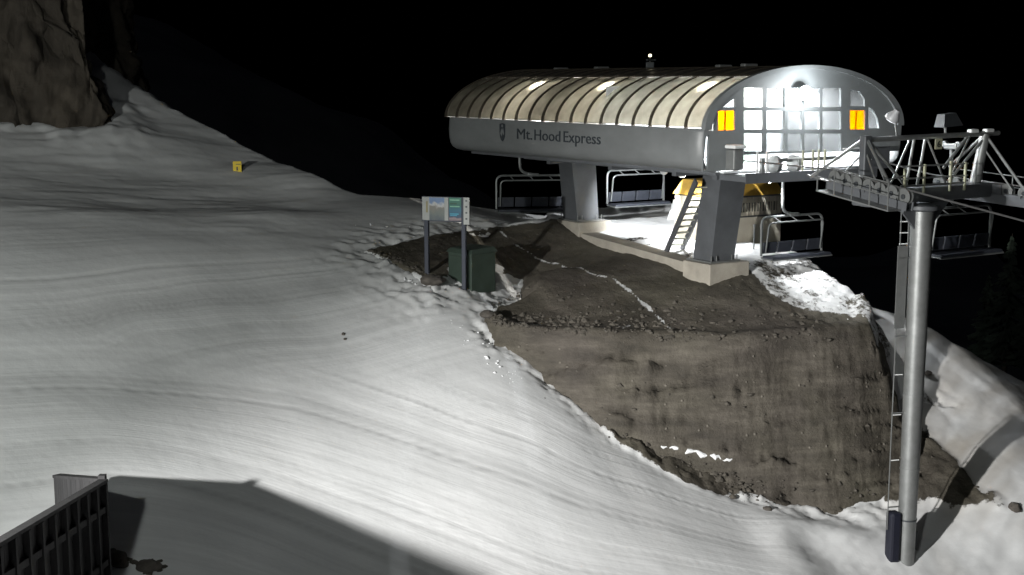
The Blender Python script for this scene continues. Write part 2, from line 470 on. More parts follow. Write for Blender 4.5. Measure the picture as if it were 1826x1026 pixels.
# drifts at the foot of the bank by the tower
SZ = SZ + 0.35 * np.exp(-(((GX - 8.6) / 1.6) ** 2 + ((GY - 32.9) / 0.7) ** 2)) + 0.22 * np.exp(-(((GX - 7.0) / 0.7) ** 2 + ((GY - 32.0) / 1.0) ** 2))
T1 = q1(GX, GY); T2 = q2(GX, GY)
def streaks(q, u):
    return (0.9 * vnoise(q * 1.1 + 40, u * 0.03) * 0.5 + 0.5 * vnoise(q * 4.7 + 11, u * 0.05 + 7) + 0.45 * vnoise(q * 11.0 + 3, u * 0.08 + 2)
            + 0.55 * np.maximum(0, vnoise(q * 2.3 + 90, u * 0.04) - 0.55) * 2)
TRK = t1 * streaks(T1, GX) + (1 - t1) * streaks(T2, GX)
TRK = TRK * groom + (1 - groom) * 0.5 * fbm(GX * 0.8, GY * 1.6, 3)
GRV = 0
for qv in (-1.45, -0.12, 0.22, 1.1, 2.05, 2.42, 3.5, 3.9, 5.0):
    GRV = GRV + t1 * np.exp(-((T1 - qv + 0.12 * vnoise(GX * 0.07 + qv * 9, GY * 0.05)) / 0.035) ** 2) * np.clip(0.7 + 0.9 * vnoise(GX * 0.12 + qv * 5, GY * 0.1), 0, 1.3)
for qv in (-0.1, 0.25, 1.6, 1.95, 2.9, 3.3, 4.3, -1.3):
    GRV = GRV + (1 - t1) * np.exp(-((T2 - qv + 0.10 * vnoise(GX * 0.07 + qv * 9, GY * 0.05)) / 0.05) ** 2) * np.clip(0.7 + 0.9 * vnoise(GX * 0.12 + qv * 5, GY * 0.1), 0, 1.3)
SZ = SZ - groom * 0.022 * GRV + groom * 0.007 * TRK + groom * 0.003 * fbm(GX * 3.3, GY * 5.0, 3)
TRK = TRK - groom * 1.0 * GRV + groom * 1.0 * (t1 * vnoise(T1 * 0.55 + 5, GX * 0.06) + (1 - t1) * vnoise(T2 * 0.6 + 9, GX * 0.08))  # grooves and broad bands darkened in the snow colour, partly standing in for shade
# soil showing through on the right below the station and along the foot of the bank
tail = [tuple(hit(px, py, S0)[:2]) for px, py in [(1575, 745), (1640, 770), (1690, 815), (1740, 868), (1800, 915), (1720, 907), (1640, 895), (1575, 905)]]
rub = [tuple(hit(px, py, S0)[:2]) for px, py in [(1070, 760), (1130, 790), (1200, 815), (1310, 868), (1345, 890), (1290, 884), (1190, 850), (1120, 805)]]
def soft_in(x, y, pl, w):
    d, _ = seg_dist(x, y, pl); s = np.where(inside(x, y, pl), d, -d)
    return sstep(-w, w, s + 0.35 * w * 4 * fbm(x * 1.7, y * 1.7, 4) * 0.6)
soil = np.clip(soft_in(GX, GY, tail, 0.18) + soft_in(GX, GY, rub, 0.15), 0, 1)
SZ = SZ + soil * (0.10 + 0.09 * fbm(GX * 3, GY * 3, 3))
slush_dim = np.clip(near_edge * 0.15 + 0.55 * sstep(9.5, 11.5, GX) * sstep(33.0, 35.0, GY) * np.clip(0.6 + 0.6 * fbm((GX + GY) * 0.3, (GX - GY) * 1.6, 4), 0, 1.4) + 0.25 * right * sstep(0.1, 0.7, fbm(GX * 0.35, GY * 0.35 + 8, 3)), 0, 1)  # dirty snow at the mound edge, plus dimming put into the right slope's colour
ambf = sstep(33, 40, GY) * sstep(-2, -9, GX)

def soil_nodes(nt, N, Lk, tc):
    """brown compacted soil with stones: returns colour socket and height socket"""
    n1 = N('ShaderNodeTexNoise'); n1.inputs['Scale'].default_value = 0.9; n1.inputs['Detail'].default_value = 6; n1.inputs['Roughness'].default_value = 0.68
    mp = N('ShaderNodeMapping'); mp.inputs['Scale'].default_value = (0.55, 0.55, 2.6)
    Lk(tc.outputs['Object'], mp.inputs['Vector']); Lk(mp.outputs[0], n1.inputs['Vector'])
    r1 = N('ShaderNodeValToRGB'); e = r1.color_ramp.elements
    e[0].position = 0.28; e[0].color = (0.042, 0.039, 0.034, 1)
    e[1].position = 0.75; e[1].color = (0.155, 0.144, 0.125, 1)
    m_ = r1.color_ramp.elements.new(0.5); m_.color = (0.084, 0.077, 0.066, 1)
    Lk(n1.outputs['Fac'], r1.inputs['Fac'])
    n3 = N('ShaderNodeTexNoise'); n3.inputs['Scale'].default_value = 0.35; n3.inputs['Detail'].default_value = 3
    Lk(tc.outputs['Object'], n3.inputs['Vector'])
    hs = N('ShaderNodeMixRGB'); hs.blend_type = 'MULTIPLY'
    r3 = N('ShaderNodeValToRGB'); r3.color_ramp.elements[0].position = 0.35; r3.color_ramp.elements[1].position = 0.65
    r3.color_ramp.elements[0].color = (1.0, 0.98, 0.88, 1); r3.color_ramp.elements[1].color = (0.92, 0.87, 0.86, 1)
    Lk(n3.outputs['Fac'], r3.inputs['Fac']); hs.inputs[0].default_value = 1
    Lk(r1.outputs[0], hs.inputs[1]); Lk(r3.outputs[0], hs.inputs[2])
    vo = N('ShaderNodeTexVoronoi'); vo.inputs['Scale'].default_value = 4.5
    Lk(tc.outputs['Object'], vo.inputs['Vector'])
    rs = N('ShaderNodeValToRGB'); rs.color_ramp.elements[0].position = 0.0; rs.color_ramp.elements[1].position = 0.22
    rs.color_ramp.elements[0].color = (1, 1, 1, 1); rs.color_ramp.elements[1].color = (0, 0, 0, 1)
    Lk(vo.outputs['Distance'], rs.inputs['Fac'])
    pick = N('ShaderNodeMath'); pick.operation = 'GREATER_THAN'; pick.inputs[1].default_value = 0.80
    sx = N('ShaderNodeSeparateColor'); Lk(vo.outputs['Color'], sx.inputs[0]); Lk(sx.outputs[0], pick.inputs[0])
    ml = N('ShaderNodeMath'); ml.operation = 'MULTIPLY'; Lk(rs.outputs[0], ml.inputs[0]); Lk(pick.outputs[0], ml.inputs[1])
    st = N('ShaderNodeMixRGB'); st.inputs[2].default_value = (0.22, 0.20, 0.17, 1)
    Lk(ml.outputs[0], st.inputs[0]); Lk(hs.outputs[0], st.inputs[1])
    n2 = N('ShaderNodeTexNoise'); n2.inputs['Scale'].default_value = 7; n2.inputs['Detail'].default_value = 5; n2.inputs['Roughness'].default_value = 0.7
    Lk(tc.outputs['Object'], n2.inputs['Vector'])
    ad = N('ShaderNodeMath'); ad.operation = 'ADD'; Lk(n2.outputs['Fac'], ad.inputs[0]); Lk(ml.outputs[0], ad.inputs[1])
    return st.outputs[0], ad.outputs[0]

def snow_soil_material(name, tracks):
    m, nt, b = nodes_of(name); N = nt.nodes.new; Lk = nt.links.new
    tc = N('ShaderNodeTexCoord')
    def attr(n):
        a = N('ShaderNodeAttribute'); a.attribute_name = n; return a.outputs['Fac']
    def math2(op, a, c):
        x = N('ShaderNodeMath'); x.operation = op
        for k, s in enumerate((a, c)):
            if isinstance(s, (int, float)): x.inputs[k].default_value = s
            else: Lk(s, x.inputs[k])
        return x.outputs[0]
    # snow colour: clean snow with greyer, older patches
    n1 = N('ShaderNodeTexNoise'); n1.inputs['Scale'].default_value = 0.35; n1.inputs['Detail'].default_value = 6
    Lk(tc.outputs['Object'], n1.inputs['Vector'])
    r1 = N('ShaderNodeValToRGB'); r1.color_ramp.elements[0].position = 0.32; r1.color_ramp.elements[1].position = 0.68
    r1.color_ramp.elements[0].color = (0.70, 0.71, 0.715, 1); r1.color_ramp.elements[1].color = (0.84, 0.845, 0.85, 1)
    Lk(n1.outputs['Fac'], r1.inputs['Fac'])
    col = r1.outputs[0]
    n2 = N('ShaderNodeTexNoise'); n2.inputs['Scale'].default_value = 5; n2.inputs['Detail'].default_value = 4; n2.inputs['Roughness'].default_value = 0.6
    Lk(tc.outputs['Object'], n2.inputs['Vector'])
    height = math2('MULTIPLY', n2.outputs['Fac'], 0.16)
    if tracks:
        tot = attr('track')
        sp = N('ShaderNodeSeparateXYZ'); Lk(tc.outputs['Object'], sp.inputs[0])
        cb = N('ShaderNodeCombineXYZ'); Lk(math2('MULTIPLY', attr('lane'), 9.0), cb.inputs[0]); Lk(math2('MULTIPLY', sp.outputs[0], 0.22), cb.inputs[1])
        nz = N('ShaderNodeTexNoise'); nz.inputs['Scale'].default_value = 1.0; nz.inputs['Detail'].default_value = 3; nz.inputs['Roughness'].default_value = 0.7
        Lk(cb.outputs[0], nz.inputs['Vector'])
        fine = math2('MULTIPLY', math2('SUBTRACT', nz.outputs['Fac'], 0.5), attr('groom'))
        height = math2('ADD', height, math2('MULTIPLY', fine, 0.20))
        tot = math2('ADD', tot, math2('MULTIPLY', fine, 0.9))
        br = N('ShaderNodeMixRGB'); br.blend_type = 'MULTIPLY'; br.inputs[0].default_value = 1.0
        k = math2('ADD', math2('MULTIPLY', tot, 0.105), 0.93)
        cc = N('ShaderNodeCombineColor')
        for i in range(3): Lk(k, cc.inputs[i])
        Lk(col, br.inputs[1]); Lk(cc.outputs[0], br.inputs[2]); col = br.outputs[0]
    sl = N('ShaderNodeMixRGB'); sl.inputs[2].default_value = (0.40, 0.37, 0.33, 1)
    Lk(attr('slush_dim'), sl.inputs[0]); Lk(col, sl.inputs[1]); col = sl.outputs[0]
    scol, sh = soil_nodes(nt, N, Lk, tc)
    # ragged edge between soil and snow
    ne = N('ShaderNodeTexNoise'); ne.inputs['Scale'].default_value = 6; ne.inputs['Detail'].default_value = 7; ne.inputs['Roughness'].default_value = 0.7
    Lk(tc.outputs['Object'], ne.inputs['Vector'])
    f = math2('ADD', attr('soil'), math2('MULTIPLY', math2('SUBTRACT', ne.outputs['Fac'], 0.5), 1.1))
    rf = N('ShaderNodeValToRGB'); rf.color_ramp.elements[0].position = 0.42; rf.color_ramp.elements[1].position = 0.58
    Lk(f, rf.inputs['Fac'])
    mx = N('ShaderNodeMixRGB'); Lk(rf.outputs[0], mx.inputs[0]); Lk(col, mx.inputs[1]); Lk(scol, mx.inputs[2])
    Lk(mx.outputs[0], b.inputs['Base Color'])
    hm = N('ShaderNodeMixRGB'); Lk(rf.outputs[0], hm.inputs[0]); Lk(height, hm.inputs[1]); Lk(sh, hm.inputs[2])
    bp = N('ShaderNodeBump'); bp.inputs['Strength'].default_value = 0.75; bp.inputs['Distance'].default_value = 0.06
    Lk(hm.outputs[0], bp.inputs['Height']); Lk(bp.outputs[0], b.inputs['Normal'])
    b.inputs['Roughness'].default_value = 0.72; b.inputs['Specular IOR Level'].default_value = 0.25
    return m
PISTE = snow_soil_material('groomed_snow', True)
MOUND = snow_soil_material('soil_and_snow', False)

grid_object('snow_slope', GX, GY, SZ, [PISTE], {'track': TRK, 'lane': np.where(t1 > 0.5, T1, T2 + 60), 'groom': groom * np.abs(t1 - 0.5) * 2, 'soil': soil, 'slush_dim': slush_dim},
            label='groomed snow piste with curving tracks below the lift station')

mx_, my_ = np.meshgrid(np.arange(-8.0, 15.0, 0.065), np.arange(31.5, 52.0, 0.065))
MZ, md, mfr, mins = mound_z(mx_, my_)
base_s = S0(mx_, my_)
ins_d = inside(mx_, my_, dirt_poly); dd, _ = seg_dist(mx_, my_, dirt_poly)
m_soil = sstep(-0.14, 0.14, np.where(ins_d, dd, -dd) + 0.10 * fbm(mx_ * 2.1, my_ * 2.1, 4))
sd, _ = seg_dist(mx_, my_, STREAK, closed=False)
sd = sd + 0.05 * fbm(mx_ * 3.1, my_ * 3.1, 3)
m_soil = m_soil * (1 - 0.72 * np.exp(-(sd / (0.07 + 0.04 * fbm(mx_ * 1.5, my_ * 1.5, 3))) ** 2))
# leftover snow on the lip and near the foot of the cut bank
lipn = fbm(mx_ * 1.6 + 4, my_ * 1.6, 4)
m_soil = m_soil * (1 - 0.55 * np.exp(-((md + 0.55) / 0.35) ** 2) * sstep(0.2, 0.7, lipn) * mfr * (mx_ < 4.5))
gx_l = (mx_ - 5.0) * 0.848 + (my_ - 34.0) * 0.53; gt_l = -(mx_ - 5.0) * 0.53 + (my_ - 34.0) * 0.848     # station width and length axes
rough = sstep(4.6, 3.4, gt_l) * (gx_l > 3.5) + sstep(0.9, 0.2, np.abs(gx_l - 4.25)) * sstep(9.5, 8.5, gt_l) * (gt_l > 3)
m_soil = np.maximum(m_soil, np.clip(rough, 0, 1) * np.clip(0.41 + 0.22 * fbm(mx_ * 1.4, my_ * 1.4, 4), 0, 0.6))
MZ = MZ + np.clip(rough, 0, 1) * 0.03 * fbm(mx_ * 5, my_ * 5, 3, 0.6)
MZ = MZ + 0.03 * (1 - m_soil) * (1 + fbm(mx_ * 2, my_ * 2, 2))
# coarse clods on the cut face
face = mfr & (md > 0)
MZ = MZ + np.where(face, 0.20 * fbm(mx_ * 0.7, MZ * 2.6, 4, 0.6) * sstep(0, 0.3, md) + 0.07 * fbm(mx_ * 3.5, MZ * 6.0, 3), 0)
cull = MZ < base_s - 1.2
grid_object('dirt_mound', mx_, my_, MZ, [MOUND], {'soil': m_soil, 'slush_dim': 0.15 + 0 * MZ}, cull=cull,
            label='brown dirt mound with a steep cut face under the lift station')
def top(x, y):
    x = np.asarray(x, float); y = np.asarray(y, float)
    return np.maximum(S0(x, y), mound_z(x, y)[0])
LX0, LY0, LST = -14.0, 15.0, 0.08
_lx, _ly = np.meshgrid(np.arange(LX0, 17.0, LST), np.arange(LY0, 56.0, LST))
LUT = top(_lx, _ly)
def lut(x, y):
    i = np.clip((np.asarray(x) - LX0) / LST, 0, LUT.shape[1] - 1.001); j = np.clip((np.asarray(y) - LY0) / LST, 0, LUT.shape[0] - 1.001)
    i0 = i.astype(int); j0 = j.astype(int); fi = i - i0; fj = j - j0
    return (LUT[j0, i0] * (1 - fi) + LUT[j0, i0 + 1] * fi) * (1 - fj) + (LUT[j0 + 1, i0] * (1 - fi) + LUT[j0 + 1, i0 + 1] * fi) * fj
def ground(px, py):
    a, b = ray(px, py)
    Y = np.arange(17.0, 55.0, 0.02); g = lut(a * Y, Y)
    k = np.argmax(CZ + b * Y < g)
    return Vector((a * Y[k], Y[k], float(g[k])))
def gz(x, y): return float(top(np.array([x]), np.array([y]))[0])

# ------------------------------------------------------------------ rock face and far hill
def rock_face():
    base = [(-34, 41.0), (-26, 43.0), (-19, 44.6), (-16.4, 45.6), (-14.2, 46.4), (-14.0, 47.4), (-15.0, 49.2), (-16.3, 51.8), (-17.0, 54.0), (-16.6, 57.0), (-17.2, 61.0), (-21, 66)]
    P = np.array(base); seg = np.r_[0, np.cumsum(np.hypot(*np.diff(P, axis=0).T))]
    u = np.linspace(0, seg[-1], 330); h = np.linspace(0, 1, 170)
    bx = np.interp(u, seg, P[:, 0]); by = np.interp(u, seg, P[:, 1])
    k = np.ones(9) / 9
    bx = np.convolve(np.pad(bx, 4, 'edge'), k, 'valid'); by = np.convolve(np.pad(by, 4, 'edge'), k, 'valid')
    tx = np.gradient(bx); ty = np.gradient(by); n = np.hypot(tx, ty); nx, ny = ty / n, -tx / n      # outward normal
    U, Hh = np.meshgrid(u, h)
    z0 = S0(bx, np.minimum(by, 56)) - 1.2
    H = 14.0
    Zm = z0[None] + Hh * (H + 2.0 * vnoise(U * 0.15, U * 0))
    lean = np.interp(u, seg, [2, 2, 2.5, 3.6, 5, 5.5, 5.5, 5, 4, 1, 1, 1])
    lean = np.convolve(np.pad(lean, 12, 'edge'), np.ones(25) / 25, 'valid')
    out = -lean[None] * Hh + 0.25 * fbm(U * 0.28, Zm * 0.16, 4) + 0.60 * (0.5 - np.abs(fbm(U * 0.55 + 3, Zm * 0.22, 4, 0.55))) + 0.22 * np.floor(3 * vnoise(U * 0.9, Zm * 0.35 + U * 0.3)) / 3 + 0.16 * np.abs(fbm(U * 2.2, Zm * 1.1, 3)) + 0.35 * fbm(U * 1.6 + 30, Zm * 1.1, 3) * (1 - Hh) -  2.8 * sstep(0.8, 1.0, Hh)
    X = bx[None] + nx[None] * out; Y = by[None] + ny[None] * out
    return X, Y, Zm
rX, rY, rZ = rock_face()
def rock_material():
    m, nt, b = nodes_of('dark_rock'); N = nt.nodes.new; Lk = nt.links.new
    tc = N('ShaderNodeTexCoord'); mp = N('ShaderNodeMapping'); mp.inputs['Scale'].default_value = (1, 1, 0.45)
    Lk(tc.outputs['Object'], mp.inputs[0])
    n1 = N('ShaderNodeTexNoise'); n1.inputs['Scale'].default_value = 0.45; n1.inputs['Detail'].default_value = 7; n1.inputs['Roughness'].default_value = 0.62
    Lk(mp.outputs[0], n1.inputs['Vector'])
    r = N('ShaderNodeValToRGB'); e = r.color_ramp.elements
    e[0].position = 0.3; e[0].color = (0.026, 0.022, 0.018, 1); e[1].position = 0.72; e[1].color = (0.082, 0.068, 0.052, 1)
    Lk(n1.outputs['Fac'], r.inputs['Fac']); Lk(r.outputs[0], b.inputs['Base Color'])
    vo = N('ShaderNodeTexVoronoi'); vo.feature = 'DISTANCE_TO_EDGE'; vo.inputs['Scale'].default_value = 0.75
    dm = N('ShaderNodeMixRGB'); dm.inputs[0].default_value = 0.35; Lk(mp.outputs[0], dm.inputs[1]); Lk(n1.outputs['Color'], dm.inputs[2])
    Lk(dm.outputs[0], vo.inputs['Vector'])
    cl = N('ShaderNodeMath'); cl.operation = 'MINIMUM'; cl.inputs[1].default_value = 0.12; Lk(vo.outputs['Distance'], cl.inputs[0])
    ad = N('ShaderNodeMath'); ad.operation = 'MULTIPLY_ADD'; ad.inputs[1].default_value = 5.0; Lk(cl.outputs[0], ad.inputs[0]); Lk(n1.outputs['Fac'], ad.inputs[2])
    bp = N('ShaderNodeBump'); bp.inputs['Strength'].default_value = 0.8; bp.inputs['Distance'].default_value = 0.18
    Lk(ad.outputs[0], bp.inputs['Height']); Lk(bp.outputs[0], b.inputs['Normal'])
    b.inputs['Roughness'].default_value = 0.9
    return m
ROCKM = rock_material()
grid_object('rock_cliff', rX, rY, rZ, [ROCKM], {}, label='dark brown rock cliff above the snow bank')

hx, hy = np.meshgrid(np.linspace(-260, 120, 120), np.linspace(110, 330, 70))
hz = CZ - 46 + 48 * sstep(110, 260, hy) * sstep(60, -90, hx) + 6 * fbm(hx * 0.02, hy * 0.02, 4) + 22 * sstep(150, 330, hy) * sstep(-20, -160, hx)
FARSNOW = mat('far_snow', (0.22, 0.23, 0.235), 0.9, 0, 0.25, 0.05)
grid_object('hill', hx, hy, hz, [FARSNOW], {}, label='far snowy hillside in the dark')

# ------------------------------------------------------------------ lift station
STA = R(32.0)
O = W(1255, 305, 34.0)
pv = Vector((math.cos(STA), math.sin(STA), 0)); av = Vector((-math.sin(STA), math.cos(STA), 0)); zv = Vector((0, 0, 1))
SW, SL, SH, SB = 7.27, 13.7, 1.05, 1.65            # width, length, fascia height, arch rise
def ST(s, t, z): return O + pv * s + av * t + zv * z
def loc_of(w):
    d = Vector(w) - O
    return Vector((d.dot(pv), d.dot(av), d.z))
def FR(px, py, t0=0.0):
    a, b = ray(px, py)
    Y = (t0 + O.x * av.x + O.y * av.y) / (a * av.x + av.y)
    return loc_of((a * Y, Y, CZ + b * Y))
station = empty('lift_station', O, STA)
tag(station, 'long grey lift station with barrel roof and lettered side standing on two legs', 'lift station')

# fascia: swept profile along the two sides and the rounded far end
path = [(0.0, 0.0, -1, 0)]
cr = 0.45
for k in range(7):
    t = k / 6 * math.pi / 2
    path.append((cr - cr * math.cos(t), SL - cr + cr * math.sin(t), -math.cos(t), math.sin(t)))
for k in range(7):
    t = k / 6 * math.pi / 2
    path.append((SW - cr + cr * math.sin(t), SL - cr + cr * math.cos(t), math.sin(t), math.cos(t)))
path.append((SW, 0.0, 1, 0))
full = [path[0]]
for a, b in zip(path[:-1], path[1:]):
    d = math.hypot(b[0] - a[0], b[1] - a[1]); n = max(1, int(d / 0.6))
    for k in range(1, n + 1):
        f = k / n; full.append(tuple(a[i] + (b[i] - a[i]) * f for i in range(4)))
prof = [(-0.16, SH + 0.03), (0.03, SH + 0.03), (0.05, SH - 0.06), (0.07, 0.70), (0.06, 0.42), (0.02, 0.22), (-0.06, 0.08), (-0.20, -0.01), (-0.40, -0.06), (-0.42, -0.03)]
m = MB(); vs = []; fs = []; npf = len(prof)
for (x, y, nx, ny) in full:
    l = math.hypot(nx, ny)
    for (d, z) in prof: vs.append((x + nx / l * d, y + ny / l * d, z))
for i in range(len(full) - 1):
    for j in range(npf - 1):
        fs.append((i * npf + j, i * npf + j + 1, (i + 1) * npf + j + 1, (i + 1) * npf + j))
fascia = m.add(vs, fs).build('fascia', FASCIA, station, smooth=True)
fascia.modifiers.new('thickness', 'SOLIDIFY').thickness = 0.03
def text_mesh(txt, name):
    c = bpy.data.curves.new(name, 'FONT'); c.body = txt; c.extrude = 0.006; c.resolution_u = 3
    o = bpy.data.objects.new(name, c); COL.objects.link(o)
    dg = bpy.context.evaluated_depsgraph_get()
    me = bpy.data.meshes.new_from_object(o.evaluated_get(dg))
    bpy.data.objects.remove(o)
    return me
def place_text(txt, name, origin, xdir, ydir, width, height, m, parent=None):
    """fit text into width x height starting at origin"""
    me = text_mesh(txt, name)
    co = np.zeros(len(me.vertices) * 3, np.float32); me.vertices.foreach_get('co', co); co = co.reshape(-1, 3)
    co[:, 0] = (co[:, 0] - co[:, 0].min()) / np.ptp(co[:, 0]) * width
    co[:, 1] = co[:, 1] * height / 0.73
    xd = np.array(Vector(xdir).normalized()); yd = np.array(Vector(ydir).normalized()); nd = np.cross(xd, yd)
    out = np.array(origin) + co[:, :1] * xd + co[:, 1:2] * yd + co[:, 2:] * nd
    me.vertices.foreach_set('co', out.astype(np.float32).ravel()); me.update()
    me.materials.clear(); me.materials.append(m)
    o = bpy.data.objects.new(name, me); COL.objects.link(o); o.parent = parent
    return o
def side_t(px, py=255):
    a_, _ = ray(px, py); ox = O.x - 0.08 * pv.x; oy = O.y - 0.08 * pv.y
    return (ox - a_ * oy) / (a_ * av.y - av.x)
for word, x0, x1 in (('Mt.', 922, 949), ('Hood', 953, 999), ('Express', 1005, 1071)):
    place_text(word, 'lettering', (-0.084, side_t(x0), 0.50), (0, -1, 0), (0, 0, 1), side_t(x0) - side_t(x1), 0.345, LETTER, fascia)
# emblem: narrow shield with a lighter peak inside
m = MB(); sh = [(-0.17, 0.24), (-0.17, -0.02), (-0.15, -0.16), (-0.08, -0.27), (0, -0.32), (0.08, -0.27), (0.15, -0.16), (0.17, -0.02), (0.17, 0.24), (0, 0.27)]
ctr = (9.86, 0.70)
m.prism([(-0.076, ctr[0] - a, ctr[1] + b) for a, b in sh], (-0.006, 0, 0)); em = m.build('emblem', LETTER, fascia)
m = MB(); m.prism([(-0.0825, ctr[0] - a, ctr[1] + b) for a, b in [(-0.12, -0.06), (-0.05, 0.10), (-0.01, 0.02), (0.05, 0.12), (0.12, -0.06), (0.06, -0.12), (0.03, -0.02), (-0.04, -0.15)]], (-0.004, 0, 0))
m.disc((-0.085, ctr[0], ctr[1] + 0.18), (1, 0, 0), 0.045, 0.004)
m.build('emblem_peak', FASCIA, fascia)

# barrel roof: ribs, glazed flanks, smoked crown
def arch(th, k=1.0, dz=0.0):
    return (SW / 2 - SW / 2 * k * math.cos(th), SH + SB * k * math.sin(th) + dz)
NB = 18; bay = SL / NB; TH1 = R(57)
def strip(t0, t1, th0, th1, n, k, thick, name, mt):
    m = MB(); vs = []; fs = []
    for j in range(n + 1):
        th = th0 + (th1 - th0) * j / n
        for kk in (k, k + thick):
            s, z = arch(th, kk)
            for t in (t0, t1): vs.append((s, t, z))
    for j in range(n):
        a = j * 4; b = a + 4
        fs += [(a, a + 1, b + 1, b), (a + 2, b + 2, b + 3, a + 3), (a, b, b + 2, a + 2), (a + 1, a + 3, b + 3, b + 1)]
    fs += [(0, 2, 3, 1), (n * 4, n * 4 + 1, n * 4 + 3, n * 4 + 2)]
    return m.add(vs, fs).mesh(name, mt, True)
rib_me = strip(-0.03, 0.03, R(1), R(179), 40, 0.985, 0.03, 'rib', RIBM)
panL = strip(0.03, bay - 0.03, R(2), TH1 - 0.02, 12, 0.99, 0.006, 'glazing_panel', GLAZE)
panR = strip(0.03, bay - 0.03, math.pi - TH1 + 0.02, R(178), 12, 0.99, 0.006, 'glazing_panel', GLAZE)
panT = strip(0.03, bay - 0.03, TH1 + 0.02, math.pi - TH1 - 0.02, 12, 0.993, 0.008, 'crown_panel', ROOFD)
for i in range(NB + 1): inst('rib', rib_me, station, (0, i * bay, 0))
for i in range(NB):
    inst('glazing_panel', panL, station, (0, i * bay, 0)); inst('glazing_panel', panR, station, (0, i * bay, 0)); inst('crown_panel', panT, station, (0, i * bay, 0))
m = MB()
for th in (TH1, math.pi - TH1):
    s, z = arch(th, 1.0); m.tube([(s, -0.05, z + 0.0), (s, SL + 0.03, z)], 0.035, 6)
m.build('roof_purlin', RIBM, station)
# closed far end of the roof
m = MB(); ring = [arch(R(1 + 178 * k / 30), 0.985) for k in range(31)]
m.prism([(s, SL - 0.02, z) for s, z in ring], (0, 0.03, 0)); m.build('end_wall', FASCIA, station)
# ridge fittings
for t, hgt in ((2.4, 0.10), (3.5, 0.08), (9.6, 0.08), (12.0, 0.07)):
    m = MB(); m.box((SW / 2, t, SH + SB + hgt / 2), (0.5, 0.22, hgt), bev=0.03); m.build('ridge_vent', GALV, station)

# front gable: one plate with openings, a pane in each opening
def curve_plate(outer, holes, t, thick, name, mt, parent):
    c = bpy.data.curves.new(name, 'CURVE'); c.dimensions = '2D'; c.fill_mode = 'BOTH'; c.extrude = thick / 2
    for pl in [outer] + holes:
        sp = c.splines.new('POLY'); sp.points.add(len(pl) - 1); sp.use_cyclic_u = True
        for q, (a, b) in zip(sp.points, pl): q.co = (a, b, 0, 1)
    o = bpy.data.objects.new(name, c); COL.objects.link(o)
    dg = bpy.context.evaluated_depsgraph_get()
    me = bpy.data.meshes.new_from_object(o.evaluated_get(dg)); bpy.data.objects.remove(o)
    me.transform(Matrix(((1, 0, 0, 0), (0, 0, -1, t), (0, 1, 0, 0), (0, 0, 0, 1))))
    me.materials.clear(); me.materials.append(mt)
    o = bpy.data.objects.new(name, me); COL.objects.link(o); o.parent = parent
    return o
def sz(px, py):
    q = FR(px, py); return (q.x, q.z)
cols = [(1325, 1359), (1366, 1398), (1403, 1428), (1433, 1460), (1465, 1498)]
rows = [(157, 191), (198, 231), (238, 270)]
holes = []; kinds = []
for c0, c1 in cols:
    for r0, r1 in rows:
        holes.append([sz(c0, r1), sz(c1, r1), sz(c1, r0), sz(c0, r0)]); kinds.append('pane')
for pl, kd in [([(1279, 233), (1309, 232), (1309, 197), (1279, 198)], 'amber'), ([(1514, 231), (1541, 231), (1541, 197), (1514, 197)], 'amber'),
               ([(1288, 191), (1309, 191), (1309, 175)], 'pane'), ([(1515, 190), (1541, 190), (1540, 176), (1531, 163), (1515, 160)], 'pane'),
               ([(1262, 233), (1273, 233), (1273, 213)], 'pane'), ([(1547, 229), (1566, 229), (1563, 211), (1556, 197), (1547, 190)], 'pane'),
               ([(1252, 303), (1260, 303), (1263, 240), (1258, 245)], 'pane')]:
    holes.append([sz(*q) for q in pl]); kinds.append(kd)
outer = [arch(R(k * 180 / 48), 1.012) for k in range(49)]
zb = sz(1400, 274)[1]
outer = outer + [(SW + 0.0, zb - 0.05), (SW - 1.6, zb - 0.05), (sz(1500, 272)[0] + 0.05, zb), (sz(1318, 272)[0], zb), (sz(1318, 272)[0], -0.02), (-0.06, -0.02), (-0.05, 0.5)]
gable = curve_plate(outer, holes, 0.0, 0.07, 'gable_frame', FRAMEP, station)
# rim round the arch, standing proud
m = MB(); vs = []; fs = []
for k in range(49):
    th = R(k * 180 / 48)
    for kk, y in ((0.955, -0.10), (1.02, -0.10), (1.02, 0.06), (0.955, -0.034)):
        s, z = arch(th, kk); vs.append((s, y, z))
for k in range(48):
    a = k * 4; b = a + 4
    for j in range(4): fs.append((a + j, a + (j + 1) % 4, b + (j + 1) % 4, b + j))
m.add(vs, fs).build('arch_rim', FRAMEP, station, smooth=True)
for pl, kd in zip(holes, kinds):
    m = MB(); cx = sum(q[0] for q in pl) / len(pl); cz_ = sum(q[1] for q in pl) / len(pl)
    m.prism([(cx + (a - cx) * 1.04, 0.012, cz_ + (b - cz_) * 1.04) for a, b in pl], (0, 0.006, 0))
    m.build('pane' if kd == 'pane' else 'amber_panel', PANE if kd == 'pane' else AMBER, station, label='amber translucent panel' if kd == 'amber' else None)
for q0, q1_ in (((1294, 198), (1294, 232)), ((1527, 198), (1527, 231))):
    a = FR(*q0); b = FR(*q1_); m = MB(); m.box(((a.x + b.x) / 2, 0.03, (a.z + b.z) / 2), (0.05, 0.02, abs(a.z - b.z))); m.build('panel_bar', RIBM, station)

